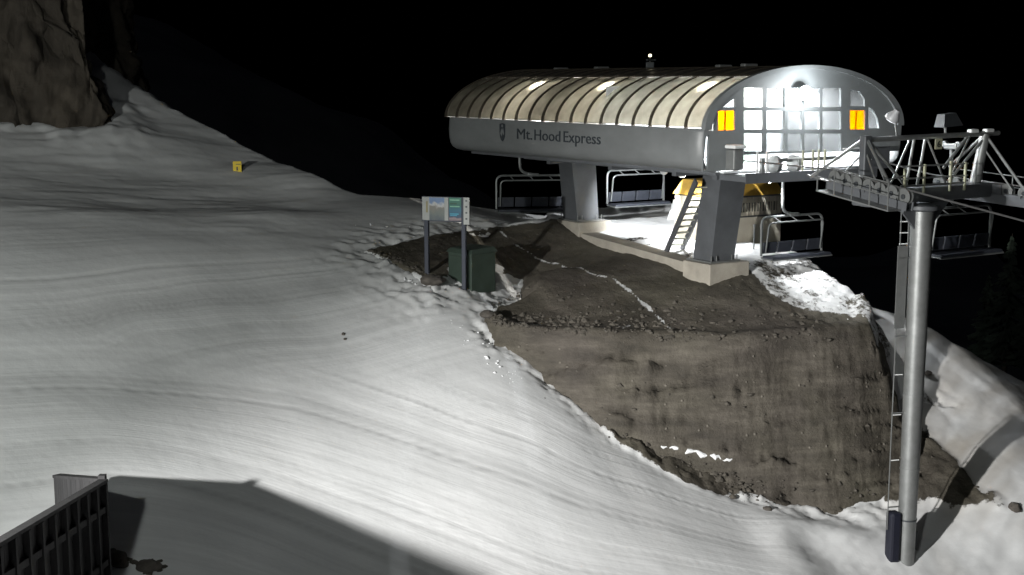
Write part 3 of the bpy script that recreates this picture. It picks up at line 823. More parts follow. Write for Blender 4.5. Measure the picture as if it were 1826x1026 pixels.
# deck, beams, inside
m = MB(); m.box((SW / 2, SL / 2 - 0.45, -0.10), (SW - 0.9, SL - 1.0, 0.09)); m.build('deck', STEEL, station)
for s in (2.6, 4.67):
    m = MB(); m.box((s, SL / 2 - 0.2, -0.27), (0.2, SL - 1.8, 0.24)); m.build('longitudinal_beam', STEEL, station)
for t in (0.5, 2.2, 5.2, 8.5):
    m = MB(); m.box((SW / 2, t, -0.222), (SW - 1.6, 0.18, 0.15)); m.build('cross_beam', STEEL, station)
m = MB(); m.box((2.75, -0.66, -0.17), (4.7, 1.0, 0.14)); m.box((2.75, -1.18, -0.15), (4.75, 0.03, 0.26)); m.build('service_walkway', STEEL, station)
INW = mat('inside_white', (0.72, 0.74, 0.76), 0.6, 0, 0.08, 0.7)
m = MB(); m.box((SW / 2, 5.0, 1.05), (SW - 1.0, 0.06, 2.2)); m.build('inside_partition', INW, station)
m = MB(); m.box((SW / 2, 2.4, -0.06), (SW - 1.2, 5.0, 0.05)); m.build('inside_floor', INW, station)
for s, t, wd, dp, hh, mt in ((2.35, 2.0, 0.55, 0.6, 1.5, INW), (3.15, 2.8, 0.5, 0.5, 2.1, FRAMEP), (3.55, 2.4, 0.22, 0.3, 2.2, mat('pale_green', (0.45, 0.55, 0.46), 0.5)), (4.5, 2.6, 0.9, 0.6, 1.7, INW), (5.35, 3.0, 0.5, 0.5, 1.1, FRAMEP)):
    m = MB(); m.box((s, t, hh / 2 - 0.03), (wd, dp, hh), bev=0.02); cab = m.build('machine_cabinet', mt, station)
m = MB(); m.box((1.52, 0.45, 0.92), (0.12, 0.12, 0.36), bev=0.03); m.build('warning_lamp', mat('orange_red', (0.85, 0.16, 0.03), 0.4), station)
m = MB()
m.lathe((3.6, 7.4, 0.55), (0, 0, 1), [(-0.12, 2.1), (-0.12, 2.35), (-0.04, 2.25), (0.04, 2.25), (0.12, 2.35), (0.12, 2.1)], 40); m.build('bullwheel', GALV, station)
# machinery visible below the windows
m = MB(); m.box((0.78, -0.30, 0.28), (0.34, 0.36, 0.55), bev=0.04); mo = m.build('drive_motor', GALV, station)
m = MB(); m.box((0.78, -0.33, 0.62), (0.42, 0.42, 0.10), bev=0.04); m.build('motor_cover', WHITEP, mo)
for s in (2.05, 2.75):
    m = MB(); m.lathe((s, -0.45, 0.12), (1, 0, 0), [(-0.06, 0.12), (-0.06, 0.24), (0, 0.2), (0.06, 0.24), (0.06, 0.12)], 18); m.build('guide_wheel', GALV, station)
m = MB(); m.box((3.3, -0.35, 0.22), (2.4, 0.12, 0.10)); m.box((1.7, -0.35, 0.1), (0.12, 0.1, 0.4)); m.build('guide_rail', GALV, station)
m = MB(); m.box((5.75, -0.6, 0.2), (0.95, 0.05, 0.62)); m.build('control_panel', STEEL, station)
for px in (1350, 1367, 1431, 1449, 1459, 1470):
    q = FR(px, 300, -0.9); m = MB(); m.box((q.x, -0.9, 0.19), (0.045, 0.045, 0.62)); m.build('railing_post', WHITEP if px < 1400 else YELLOWW, station)
m = MB(); m.tube([(2.1, -0.9, 0.30), (3.1, -0.9, 0.30)], 0.02, 6); m.tube([(4.1, -0.9, 0.50), (5.2, -0.9, 0.50)], 0.02, 6); m.tube([(4.1, -0.9, 0.18), (5.2, -0.9, 0.18)], 0.015, 6); m.build('railing_bar', WHITEP, station)

# inside lighting: strip lamps under the roof, each with its own light
TUBE = mat_emit('strip_lamp_white', (1.0, 0.97, 0.9), 14.0)
for s, t, pw, cl in ((1.3, 1.14, 700, (1, 0.95, 0.86)), (1.3, 5.71, 700, (1, 0.95, 0.86)), (1.3, 9.51, 700, (1, 0.95, 0.86)), (3.6, 1.6, 1000, (0.95, 0.98, 1)), (5.6, 2.4, 900, (0.95, 0.98, 1)), (2.2, 3.6, 420, (0.95, 0.98, 1))):
    z = SH + SB * math.sin(math.acos(1 - min(s, SW - s) / (SW / 2))) - 0.24
    m = MB(); m.box((s, t, z), (0.16, 0.6 if s == 1.3 else 0.9, 0.08), bev=0.02); lm = m.build('strip_lamp', TUBE, station)
    if s == 1.3:
        d = bpy.data.lights.new('strip_lamp_light', 'POINT'); d.energy = pw; d.color = cl; d.shadow_soft_size = 0.10
    else:
        d = bpy.data.lights.new('strip_lamp_light', 'AREA'); d.shape = 'RECTANGLE'; d.size = 0.16; d.size_y = 0.9; d.energy = pw; d.color = cl
    lo = bpy.data.objects.new('strip_lamp_light', d); COL.objects.link(lo); lo.parent = station; lo.location = (s - (0.12 if s == 1.3 else 0), t, z - (0.14 if s == 1.3 else 0.06))

# legs with base plates, concrete footings
def leg(t_top, t_bot, zg, name='leg'):
    m = MB(); wt, wb = 0.62, 0.50
    zt = -0.3
    def rect(t, z, ws, wt_): return [(SW / 2 - ws, t - wt_, z), (SW / 2 + ws, t - wt_, z), (SW / 2 + ws, t + wt_, z), (SW / 2 - ws, t + wt_, z)]
    m.hexa(rect(t_bot, zg, 0.44, 0.42), rect(t_top, zt, 0.50, 0.40))
    o = m.build(name, STEEL, station)
    m = MB(); m.box((SW / 2, t_bot, zg + 0.02), (1.15, 1.12, 0.05)); m.build('base_plate', GALV, o)
    m = MB()
    for a in (-0.5, -0.3, 0.3, 0.5):
        for b in (-0.49, 0.49): m.tube([(SW / 2 + a, t_bot + b, zg + 0.04), (SW / 2 + a, t_bot + b, zg + 0.2)], 0.018, 6)
    m.build('anchor_bolt', GALV, o)
    return o
zf = loc_of(W(1280, 465, 39.0)).z; zr = loc_of(W(1045, 392, 45.0)).z
leg(3.3, 3.75, zf); leg(11.0, 10.7, zr)
for tb, zg, ln, wd in ((3.62, zf, 1.25, 1.55), (10.55, zr, 1.35, 1.35)):
    m = MB(); m.box((SW / 2, tb, zg - 0.45), (wd, ln, 0.9), bev=0.03); m.build('footing', CONC, station)
m = MB()
zb2 = zr - 0.32
m.hexa([(3.05, 4.25, zf - 0.5), (3.75, 4.25, zf - 0.5), (3.75, 9.9, zr - 0.8), (3.05, 9.9, zr - 0.8)], [(3.05, 4.25, zf - 0.10), (3.75, 4.25, zf - 0.10), (3.75, 9.9, zr - 0.36), (3.05, 9.9, zr - 0.36)])
m.build('grade_beam', CONC, station)

# access stair leaning under the deck
sb = ground(1200, 447); stt = W(1256, 322, 38.4)
stair = empty('access_stair', sb, 0)
tag(stair, 'steep dark steel stair with pale treads rising beside the front station leg', 'stair')
dirv = (stt - sb)
for k in (-0.5, 0.5):
    m = MB(); off = pv * (0.62 * k)
    a = sb + off - zv * 0.1; b = stt + off
    side = pv * 0.03; dep = dirv.cross(pv).normalized() * 0.09
    m.hexa([a - side - dep, a + side - dep, a + side + dep, a - side + dep], [b - side - dep, b + side - dep, b + side + dep, b - side + dep])
    m.build('stringer', STEEL, stair, at=None)
    COL.objects[-1].location = (0, 0, 0)
for o in [x for x in COL.objects if x.parent == stair]:
    o.data.transform(Matrix.Translation(-sb))
tread = MB().box((0, 0, 0), (0.56, 0.20, 0.035), (pv, av, zv)).mesh('tread', mat('tread_pale', (0.55, 0.55, 0.45), 0.6))
for k in range(1, 11):
    inst('tread', tread, stair, dirv * (k / 11))

# floodlights: housing, lens, bracket and the light it gives
LENS = mat_emit('flood_lens', (0.93, 0.98, 1.0), 60.0)
LENS2 = mat_emit('flood_lens_soft', (0.9, 0.95, 1.0), 5.0)
HOUS = mat('flood_housing', (0.55, 0.56, 0.58), 0.4, 0.1, 0.08, 4)
def floodlight(pos, aim, r, label, lens, power, cone, housing=HOUS, stem=None, color=(0.95, 0.98, 1.0), blend=0.6, group='floodlights'):
    pos = Vector(pos); d = (Vector(aim) - pos).normalized()
    e = empty('floodlight', pos, 0); tag(e, label, 'floodlight', group)
    m = MB(); m.lathe((0, 0, 0), -d, [(0.0, r), (0.02, r * 1.04), (r * 0.6, r * 0.92), (r * 1.2, r * 0.55), (r * 1.7, r * 0.4), (r * 1.75, 0.01)], 20); m.build('housing', housing, e, True)
    m = MB(); m.lathe((0, 0, 0), d, [(-0.015, 0.01), (-0.015, r * 0.95), (0.01, r * 0.9), (0.03, r * 0.5), (0.04, 0.01)], 20); m.build('lens', lens, e, True)
    if stem:
        m = MB(); m.tube([-d * r * 0.8, Vector(stem) - pos], 0.025, 6); m.build('bracket', GALV, e)
    if power:
        L = spot('floodlight_beam', pos + d * 0.08, aim, power, cone, blend, r * 0.7, color)
        L.parent = e; L.location = d * 0.08
    return e
fp = FR(1436, 166, -0.30); fpw = ST(fp.x, -0.30, fp.z)
floodlight(fpw, fpw - av * 6 - zv * 0.5 - pv * 0.8, 0.20, 'dazzling white floodlight at the top of the station gable', LENS, 900, 150, stem=ST(fp.x, -0.02, fp.z + 0.15))
for tt, pw in ((-0.60, 170), (0.38, 420)):  # added point lamps that imitate bloom around the gable floodlight
    gd = bpy.data.lights.new('bloom_fill', 'POINT'); gd.energy = pw; gd.shadow_soft_size = 0.12; gd.color = (0.93, 0.98, 1.0)
    go = bpy.data.objects.new('bloom_fill', gd); COL.objects.link(go); go.parent = station; go.location = (fp.x, tt, fp.z)
floodlight(ST(4.75, 7.6, -0.62), ST(6.2, 10.0, -2.3), 0.13, 'small floodlight under the middle of the station deck', LENS, 1600, 104, stem=ST(4.75, 7.6, -0.36))
floodlight(ST(4.4, 6.2, -0.66), ST(5.7, 6.4, -3.0), 0.13, 'small floodlight under the deck behind the front leg', LENS, 1100, 105, stem=ST(4.4, 6.2, -0.3))
floodlight(ST(5.6, 3.4, -0.70), ST(6.7, 1.9, -3.6), 0.13, 'small floodlight under the right corner of the deck', LENS, 800, 70, stem=ST(5.6, 3.4, -0.12))
# small beacon on the ridge
bp_ = ST(SW / 2, 7.0, SH + SB)
e = empty('wind_sensor', bp_, 0); tag(e, 'small dark sensor with a tiny light on the station ridge', 'sensor')
m = MB(); m.box((0, 0, 0.10), (0.26, 0.26, 0.2), bev=0.03); m.build('base_box', DARK, e)
m = MB(); m.tube([(0, 0, 0.18), (0, 0, 0.36)], 0.02, 6); m.build('mast', DARK, e)
m = MB(); m.lathe((0, 0, 0.40), (0, 0, 1), [(-0.05, 0.01), (-0.03, 0.05), (0.03, 0.05), (0.05, 0.01)], 10); m.build('lamp', mat_emit('warm_beacon', (1.0, 0.9, 0.6), 3.0), e)
m = MB()
for a in (0, 2.09, 4.19): m.tube([(0, 0, 0.26), (0.14 * math.cos(a), 0.14 * math.sin(a), 0.26)], 0.012, 5); m.lathe((0.16 * math.cos(a), 0.16 * math.sin(a), 0.26), (0, 0, 1), [(-0.03, 0.01), (0, 0.04), (0.03, 0.03)], 8)
m.build('cups', DARK, e)

# ------------------------------------------------------------------ operator hut behind the front leg
B = W(1391, 436, 43.6)
hut = empty('operator_hut', B, STA)
tag(hut, 'beige operator hut with ochre roof band behind the front station leg', 'hut')
hw, hd, hh = 3.0, 1.9, 1.68
m = MB(); m.box((-hw / 2, hd / 2, hh / 2 - 0.3), (hw, hd, hh + 0.6)); wallo = m.build('wall', BEIGE, hut)
m = MB()
vs = [(-hw - 0.05, -0.06, hh + 0.03), (0.06, -0.06, hh + 0.03), (0.06, hd + 0.06, hh + 0.03), (-hw - 0.05, hd + 0.06, hh + 0.03)]
vt = [(-hw + 0.15, 0.2, hh + 0.52), (-0.14, 0.2, hh + 0.52), (-0.14, hd - 0.2, hh + 0.52), (-hw + 0.15, hd - 0.2, hh + 0.52)]
m.hexa(vs, vt); m.build('roof', OCHRE, hut)
m = MB(); m.box((-hw / 2, -0.012, hh - 0.0), (hw + 0.08, 0.06, 0.05)); m.box((-hw / 2, -0.012, hh - 0.66), (hw + 0.04, 0.05, 0.045)); m.build('trim', DARK, hut)
for k in range(7):
    m = MB(); m.box((-0.28 - k * 0.24, -0.004, hh - 0.36), (0.15, 0.02, 0.30)); m.build('window', mat('dim_glass', (0.10, 0.095, 0.085), 0.2), hut)
for k in range(13):
    m = MB(); m.box((-0.02 - k * 0.245, -0.010, hh - 0.34), (0.035, 0.03, 0.62)); m.build('batten', BEIGE, hut)
# pale snow-ramp panel left of the hut
rb = ground(1215, 392)
m = MB(); a = rb + Vector((0, 0, -0.1)); m.prism([a - pv * 0.7, a + pv * 0.5, a + pv * 0.62 + zv * 0.85, a - pv * 0.35 + zv * 0.85], av * 0.05)
rp_ = m.build('barrier_panel', WHITEP, at=rb); tag(rp_, 'pale barrier panel on the lit snow left of the operator hut', 'barrier')
# marker stake
q = ground(1344, 447); m = MB(); m.tube([q - zv * 0.2, q + zv * 0.78], 0.022, 8); m.disc(q + zv * 0.80, (0, 0, 1), 0.035, 0.06, 8)
tag(m.build('marker_stake', GALV, at=q), 'thin metal stake in the bright snow by the front footing', 'stake')

# ------------------------------------------------------------------ chairs
def make_chair(name):
    e = empty(name, (0, 0, 0))
    hw_ = 1.27
    m = MB(); m.tube(rounded([(-hw_, -0.02, 0.0), (-hw_, 0, 1.18), (hw_, 0, 1.18), (hw_, -0.02, 0.0)], 0.24), 0.038, 8); m.build('bail_frame', CHAIRFR, e, True)
    m = MB(); m.box((0, -0.26, -0.03), (2.46, 0.48, 0.09), bev=0.035); m.build('seat', PADDARK, e)
    for k in range(4):
        m = MB(); m.box((-0.93 + 0.62 * k, -0.005, 0.24), (0.58, 0.07, 0.36), (Vector((1, 0, 0)), Vector((0, 0.98, 0.2)), Vector((0, -0.2, 0.98))), bev=0.03); m.build('backrest', PADDARK, e)
    m = MB(); m.tube([(-1.27, -0.48, -0.09), (1.27, -0.48, -0.09)], 0.022, 6); m.tube([(-1.27, -0.02, -0.05), (1.27, -0.02, -0.05)], 0.025, 6)
    for s in (-1.24, 1.24): m.tube([(s, -0.5, -0.08), (s, 0.0, -0.06)], 0.022, 6)
    m.build('seat_frame', CHAIRFR, e)
    m = MB(); m.tube(rounded([(-1.14, -0.08, 0.10), (-1.14, -0.20, 1.02), (1.14, -0.20, 1.02), (1.14, -0.08, 0.10)], 0.18), 0.026, 8)
    for s in (-0.7, 0.0, 0.7): m.tube([(s - 0.08, -0.02, 1.17), (s + 0.04, -0.2, 1.02)], 0.018, 6)
    m.build('restraint_bar', CHAIRFR, e, True)
    m = MB(); m.tube(rounded([(0.12, 0, 1.20), (-0.42, 0, 1.30), (-0.46, 0, 2.75)], 0.32, 8), 0.05, 8)
    m.box((0.05, 0, 1.21), (0.42, 0.14, 0.10), bev=0.03); m.build('hanger', CHAIRFR, e, True)
    m = MB(); m.box((-0.46, 0, 2.80), (0.16, 0.42, 0.16), bev=0.03); m.disc((-0.46, 0.22, 2.86), (1, 0, 0), 0.08, 0.1, 12); m.disc((-0.46, -0.22, 2.86), (1, 0, 0), 0.08, 0.1, 12); m.build('grip', GALV, e)
    return e
def chair_at(e, px, py, Y, rz):
    e.location = W(px, py, Y); e.rotation_euler = (0, 0, rz); return e
GRP = 'quad chairs on the lift'
ch0 = make_chair('chairlift_chair')
specs = [(948, 372, 46.6, R(8), 'dark quad chair hanging at the far left end of the station'),
         (1133, 361, 46.9, STA, 'brightly lit white-framed quad chair hanging between the two station legs'),
         (1411, 452, 40.2, STA, 'dark quad chair hanging over the bright snow right of the front leg'),
         (1708, 447, 34.9, STA, 'dim quad chair hanging behind the lift tower pole')]
others = [copy_tree(ch0) for _ in specs[1:]]
for e, (px, py, Y, rz, lb) in zip([ch0] + others, specs):
    chair_at(e, px, py, Y, rz); tag(e, lb, 'chair', GRP)

# ------------------------------------------------------------------ lift tower
TB = W(1610, 1000, 32.6); TT = W(1641, 366, 32.6)
TT.x = TB.x = (TB.x + TT.x) / 2 + 0.06; TB.z = gz(TB.x, TB.y) - 0.1
tower = empty('lift_tower', TB, STA)
tag(tower, 'tall grey tubular lift tower with sheave crossarm in front of the station', 'lift tower')
HT = TT.z - TB.z
RT, RB_ = 0.282, 0.225
zs = [0, 1.2, 4.3, 8.0, HT]
m = MB()
pr = []
def rad_at(z): return RB_ + (RT - RB_) * z / HT
pts = [(z, rad_at(z)) for z in np.linspace(0, HT, 12)]
m.lathe((0, 0, 0), (0, 0, 1), pts, 28); m.build('pole', GALV, tower, True)
for z in (2.6, 4.55, 7.3, 8.35):
    m = MB(); r = rad_at(z); m.lathe((0, 0, z), (0, 0, 1), [(-0.03, r - 0.02), (-0.03, r + 0.012), (0.03, r + 0.012), (0.03, r - 0.02)], 28); m.build('pole_seam', GALV, tower, True)
# ladder on the left of the pole (as seen from the piste): direction in tower space
ld = Matrix.Rotation(-STA, 3, 'Z') @ Vector((-1, -0.25, 0)).normalized()
lt = Vector((-ld.y, ld.x, 0))
ladder = MB().tube([ld * (rad_at(1.0) + 0.34) + Vector((0, 0, 1.0)), ld * (rad_at(HT) + 0.30) + Vector((0, 0, HT + 0.2))], 0.016, 6).build('ladder_rail', GALV, tower)
MB().tube([ld * (rad_at(6.4) + 0.10) + Vector((0, 0, 6.4)), ld * (rad_at(HT) + 0.08) + Vector((0, 0, HT + 0.2))], 0.016, 6).build('ladder_rail', GALV, tower)
rg = MB().tube([ld * -0.12, ld * 0.12], 0.014, 6).mesh('rung', WHITEP)
for z in [1.55, 2.85, 4.05, 5.1] + [8.45 + 0.28 * k for k in range(5)]:
    inst('rung', rg, ladder, ld * (rad_at(z) + 0.20) + Vector((0, 0, z)))
m = MB(); c = ld * (rad_at(7.2) + 0.23) + Vector((0, 0, 7.35)); m.box(c, (0.26, 0.03, 2.1), (ld, lt, Vector((0, 0, 1)))); m.build('ladder_guard', GALV, tower)
for z in (1.6, 4.1, 6.1, 8.1):
    m = MB(); m.box(ld * (rad_at(z) + 0.16) + Vector((0, 0, z)), (0.36, 0.03, 0.03), (ld, lt, Vector((0, 0, 1)))); m.build('ladder_bracket', GALV, tower)
# navy pad and strap at the foot
m = MB(); m.box(ld * (rad_at(0.6) + 0.16) + Vector((0, 0, 0.80)), (0.30, 0.34, 1.35), (ld, lt, Vector((0, 0, 1))), bev=0.07); pad = m.build('safety_pad', NAVY, tower)
m = MB(); m.lathe((0, 0, 1.25), (0, 0, 1), [(-0.02, rad_at(1.2)), (-0.02, rad_at(1.2) + 0.015), (0.02, rad_at(1.2) + 0.015), (0.02, rad_at(1.2))], 20)
m.build('pad_strap', DARK, tower)
m = MB(); m.box(-ld * (rad_at(0.7) + 0.03) + Vector((0, 0, 0.65)), (0.05, 0.12, 0.5), (ld, lt, Vector((0, 0, 1)))); m.build('junction_box', DARK, tower)
# head: crossarm along x (station width), rope direction -y downhill
zc = HT + 0.30
m = MB(); m.box((0.15, 0, zc - 0.02), (5.0, 0.34, 0.36), bev=0.05); m.lathe((0, 0, HT - 0.15), (0, 0, 1), [(0, RT), (0.05, RT + 0.12), (0.14, RT + 0.12), (0.2, RT)], 20); m.build('crossarm', STEEL, tower, True)
m = MB()
for s in (-1, 1): m.prism([(s * 0.26, -0.03, HT - 0.6), (s * 1.0, -0.03, zc - 0.2), (s * 0.26, -0.03, zc - 0.2)], (0, 0.06, 0))
m.build('gusset', STEEL, tower)
wheel = MB().lathe((0, 0, 0), (1, 0, 0), [(-0.06, 0.05), (-0.06, 0.19), (-0.02, 0.165), (0.02, 0.165), (0.06, 0.19), (0.06, 0.05)], 20).mesh('sheave', GALV, True)
hub = MB().disc((0, 0, 0), (1, 0, 0), 0.06, 0.17, 12).mesh('hub', DARK)
tw_inv = Matrix.Translation(TB) @ Matrix.Rotation(STA, 4, 'Z')
tw_inv = tw_inv.inverted()
def TL(px, py, Y): return tw_inv @ W(px, py, Y)
def train(x, pA, pB, n):
    """sheave train at crossarm position x, from end A to end B (tower space)"""
    A = Vector((x, pA[0], pA[1])); Bq = Vector((x, pB[0], pB[1])); d = (Bq - A).normalized(); up = d.cross(Vector((1, 0, 0)))
    if up.z < 0: up = -up
    m = MB(); mid = (A + Bq) / 2; Ln = (Bq - A).length
    for s in (-0.11, 0.11): m.box(mid + Vector((s, 0, 0)) - up * 0.10, (0.03, Ln, 0.20), (Vector((1, 0, 0)), d, up))
    m.box(mid - up * 0.22, (0.24, Ln * 0.96, 0.05), (Vector((1, 0, 0)), d, up))
    beam = m.build('sheave_beam', STEEL, tower)
    for k in range(n):
        c = A + d * (Ln * (k + 0.5) / n) + up * 0.10
        o = inst('sheave', wheel, tower, c); inst('hub', hub, o)
    m = MB(); m.box(mid - up * 0.02 + (Vector((0, 0, zc)) - Vector((0, 0, mid.z))) * 0.5, (0.2, 0.3, abs(zc - mid.z) + 0.3)); m.build('pivot_bracket', STEEL, tower)
    # catwalk beside the wheels
    m = MB(); m.box(mid + Vector((0.36 if x > 0 else -0.36, 0, 0)) - up * 0.2, (0.4, Ln * 0.9, 0.03), (Vector((1, 0, 0)), d, up)); m.build('catwalk', GALV, tower)
    ox = 0.55 if x > 0 else -0.55
    for k in range(5):
        c = A + d * (Ln * (0.06 + 0.22 * k)) + Vector((ox, 0, 0)) - up * 0.18
        m = MB(); m.tube([c, c + Vector((0, 0, 0.62))], 0.018, 6); m.build('handrail_post', GALV, tower)
    for hgt in (0.32, 0.62):
        m = MB(); m.tube([A + d * Ln * 0.06 + Vector((ox, 0, hgt)) - up * 0.18, A + d * Ln * 0.94 + Vector((ox, 0, hgt)) - up * 0.18], 0.015, 6); m.build('handrail', GALV, tower)
    for k in range(n // 2):
        c = A + d * (Ln * (2 * k + 1) / n) + up * 0.02
        m = MB(); m.box(c + Vector((0.0, 0, -0.02)), (0.30, Ln / n * 0.9, 0.07), (Vector((1, 0, 0)), d, up)); m.build('rocker_arm', STEEL, tower)
    return A, Bq, d, up
XL, XR = -2.5, 2.5
a = TL(1480, 322, 31.9); b = TL(1618, 362, 29.7)
A1, B1, d1, u1 = train(XL, (a.y, a.z), (b.y, b.z), 7)
a = TL(1690, 330, 35.4); b = TL(1835, 366, 31.6)
A2, B2, d2_, u2 = train(XR, (a.y + 0.3, a.z), (b.y - 0.4, b.z), 8)
# lifting frames and top beam
ztop = TL(1690, 240, 33.6).z
def tubes(name, lst, r, mt=GALV):
    for p_, q_ in lst:
        m = MB(); m.tube([p_, q_], r, 8); m.build(name, mt, tower, True)
tl = Vector((-2.05, 0.1, ztop - 0.05)); tr = Vector((2.75, 0.0, ztop + 0.02))
m = MB(); m.tube([tl, tr], 0.065, 8); m.build('top_beam', GALV, tower, True)
m = MB(); m.tube([(2.05, 0.1, zc + 0.1), (2.25, 0.02, ztop)], [0.15, 0.13], 12); m.build('mast', GALV, tower, True)
m = MB(); m.box((-2.0, 0.1, (zc + ztop) / 2 + 0.05), (0.24, 0.2, ztop - zc), bev=0.03); m.build('mast', STEEL, tower)
tubes('brace', [((2.25, 0.02, ztop), (2.5, -1.2, zc - 0.1)), ((2.25, 0.02, ztop), (2.5, 1.3, zc + 0.5)), ((2.2, 0, ztop - 0.1), (0.9, 0, zc + 0.25)), ((1.6, 0, ztop), (0.7, 0, zc + 0.6)),
                ((-2.0, 0.1, ztop), (-0.6, 0.05, zc + 0.2)), ((-2.0, 0.1, ztop), (-2.5, -1.6, zc - 0.2)), ((-2.0, 0.1, ztop), (-2.5, 1.4, zc + 0.4))], 0.04)
tubes('lattice_bar', [((-1.9, 0.1, ztop - 0.1), (-1.2, 0.05, zc + 0.15)), ((-1.2, 0.05, zc + 0.15), (-0.5, 0.05, ztop - 0.05)), ((0.1, 0.05, ztop - 0.05), (0.9, 0.05, zc + 0.15)), ((0.9, 0.05, zc + 0.15), (1.7, 0.05, ztop - 0.05)), ((-2.4, 0.9, zc + 0.1), (-2.0, 0.1, ztop - 0.3)), ((-2.4, -0.9, zc - 0.1), (-2.0, 0.1, ztop - 0.3)), ((2.4, -0.8, zc), (2.2, 0.0, ztop - 0.35)), ((-2.5, 1.5, zc + 0.45), (-2.5, -1.2, zc + 0.05))], 0.025)
tubes('upright', [((-0.35, 0.05, ztop), (-0.6, 0.05, zc + 0.1)), ((0.05, 0.05, ztop), (-0.2, 0.05, zc + 0.1))], 0.035)
for x, zt_ in ((-1.1, 0.62), (-0.4, 0.7), (0.55, 0.75), (1.1, 0.7)):
    m = MB(); m.box((x, -0.35, zc + 0.05 + zt_ / 2), (0.05, 0.05, zt_)); m.build('guard_post', YELLOWW, tower)
tubes('guard_rail', [((-1.2, -0.35, zc + 0.72), (1.2, -0.35, zc + 0.72)), ((-1.2, -0.35, zc + 0.42), (1.2, -0.35, zc + 0.42)), ((-2.5, -0.36, zc + 0.30), (-1.1, -0.35, zc + 0.5))], 0.02)
m = MB(); m.box((-0.05, -0.36, zc + 0.24), (2.4, 0.02, 0.05)); m.build('toe_board', GALV, tower)
pn = MB(); pn.box((0.38, -0.08, ztop - 0.20), (0.26, 0.015, 0.26)); plate = pn.build('number_plate', YELLOWW, tower)
place_text('6', 'plate_number', (0.32, -0.092, ztop - 0.285), (1, 0, 0), (0, 0, 1), 0.12, 0.17, BLACKP, plate)
for x in (1.75, 2.35):
    m = MB(); m.box((x, 0, ztop + 0.09), (0.30, 0.16, 0.09), bev=0.03); m.build('beam_clamp', WHITEP, tower)
# floodlights on the top beam
tw = tw_inv.inverted()
p1 = tw @ Vector((-1.05, 0.08, ztop + 0.42))
floodlight(p1 + Vector((-0.1, -0.05, 0)), ST(2.0, 0.0, -4.2), 0.17, 'pale lit floodlight head on the left of the tower top beam', LENS2, 120, 90, stem=tw @ Vector((-0.95, 0.08, ztop)))
p2 = tw @ Vector((0.85, 0.08, ztop + 0.36))
e = empty('floodlight', p2, STA); tag(e, 'dark unlit box floodlight on the right of the tower top beam', 'floodlight', 'floodlights')
m = MB(); m.hexa([(-0.3, -0.16, -0.16), (0.42, -0.16, -0.12), (0.42, 0.16, -0.12), (-0.3, 0.16, -0.16)], [(-0.24, -0.12, 0.16), (0.18, -0.12, 0.2), (0.18, 0.12, 0.2), (-0.24, 0.12, 0.16)]); m.build('housing', DARK, e)
m = MB(); m.tube([(-0.05, 0, -0.12), (-0.05, 0, -0.36)], 0.03, 6); m.build('bracket', GALV, e)

# haul rope: two lines from the station over the sheaves and down the hill
ROPE = mat('wire_rope', (0.12, 0.12, 0.12), 0.5, 0.4, 0.2, 20)
def rope(A, Bq, d, up, s_st, label):
    w = [ST(s_st, 11.5, 0.25), ST(s_st, 1.0, 0.25)]
    for k in range(6):
        w.append(tw @ (A + (Bq - A) * (k / 5) + up * 0.27))
    last = w[-1]; dd_ = (tw.to_3x3() @ d).normalized()
    for k in range(1, 8):
        w.append(last + dd_ * (k * 4.0) - zv * 0.01 * k * k)
    m = MB(); m.tube(w, 0.022, 6)
    o = m.build('haul_rope', ROPE, at=w[0]); tag(o, label, 'cable', 'haul rope lines')
rope(A1, B1, d1, u1, loc_of(tw @ A1).x, 'near haul rope running over the left sheaves of the tower')
rope(A2, B2, d2_, u2, loc_of(tw @ A2).x, 'far haul rope running over the right sheaves of the tower')

# ------------------------------------------------------------------ sign board and cabinet
pL = ground(759, 488); pR = ground(830, 519)
Ysl = pL.y; 
bL = W(752, 350, Ysl); bL2 = W(752, 394, Ysl); 
Ysr = pR.y - 0.15
bR = W(829, 366, Ysr); bR2 = W(829, 411, Ysr)
brd = empty('sign_board', pL, 0); tag(brd, 'two-post notice board with picture panel and green blue panel at the piste edge', 'sign')
ux = Vector((bR.x - bL.x, bR.y - bL.y, 0)); wlen = ux.length; ux.normalize(); nn = Vector((ux.y, -ux.x, 0))   # faces the camera side
if nn.y > 0: nn = -nn
hb = bL.z - bL2.z
zt0 = bL.z
FRD = mat('sign_frame_navy', (0.03, 0.036, 0.055), 0.6)
def bpt(a, z, o=0.0): return bL + ux * a + nn * o + zv * (z - zt0 + 0.0) - pL
def quadbox(name, a0, a1, z0, z1, o0, o1, mt, par=brd):
    m = MB(); m.hexa([bpt(a0, z0, o0), bpt(a1, z0, o0), bpt(a1, z0, o1), bpt(a0, z0, o1)], [bpt(a0, z1, o0), bpt(a1, z1, o0), bpt(a1, z1, o1), bpt(a0, z1, o1)])
    return m.build(name, mt, par)
zlo, zhi = zt0 - hb, zt0
bk = quadbox('board', 0, wlen, zlo, zhi, -0.04, 0.0, FRD)
PALE = mat('poster_paper', (0.33, 0.34, 0.33), 0.5)
quadbox('poster', 0.02, wlen * 0.62, zlo + 0.03, zhi - 0.02, 0.002, 0.012, PALE)
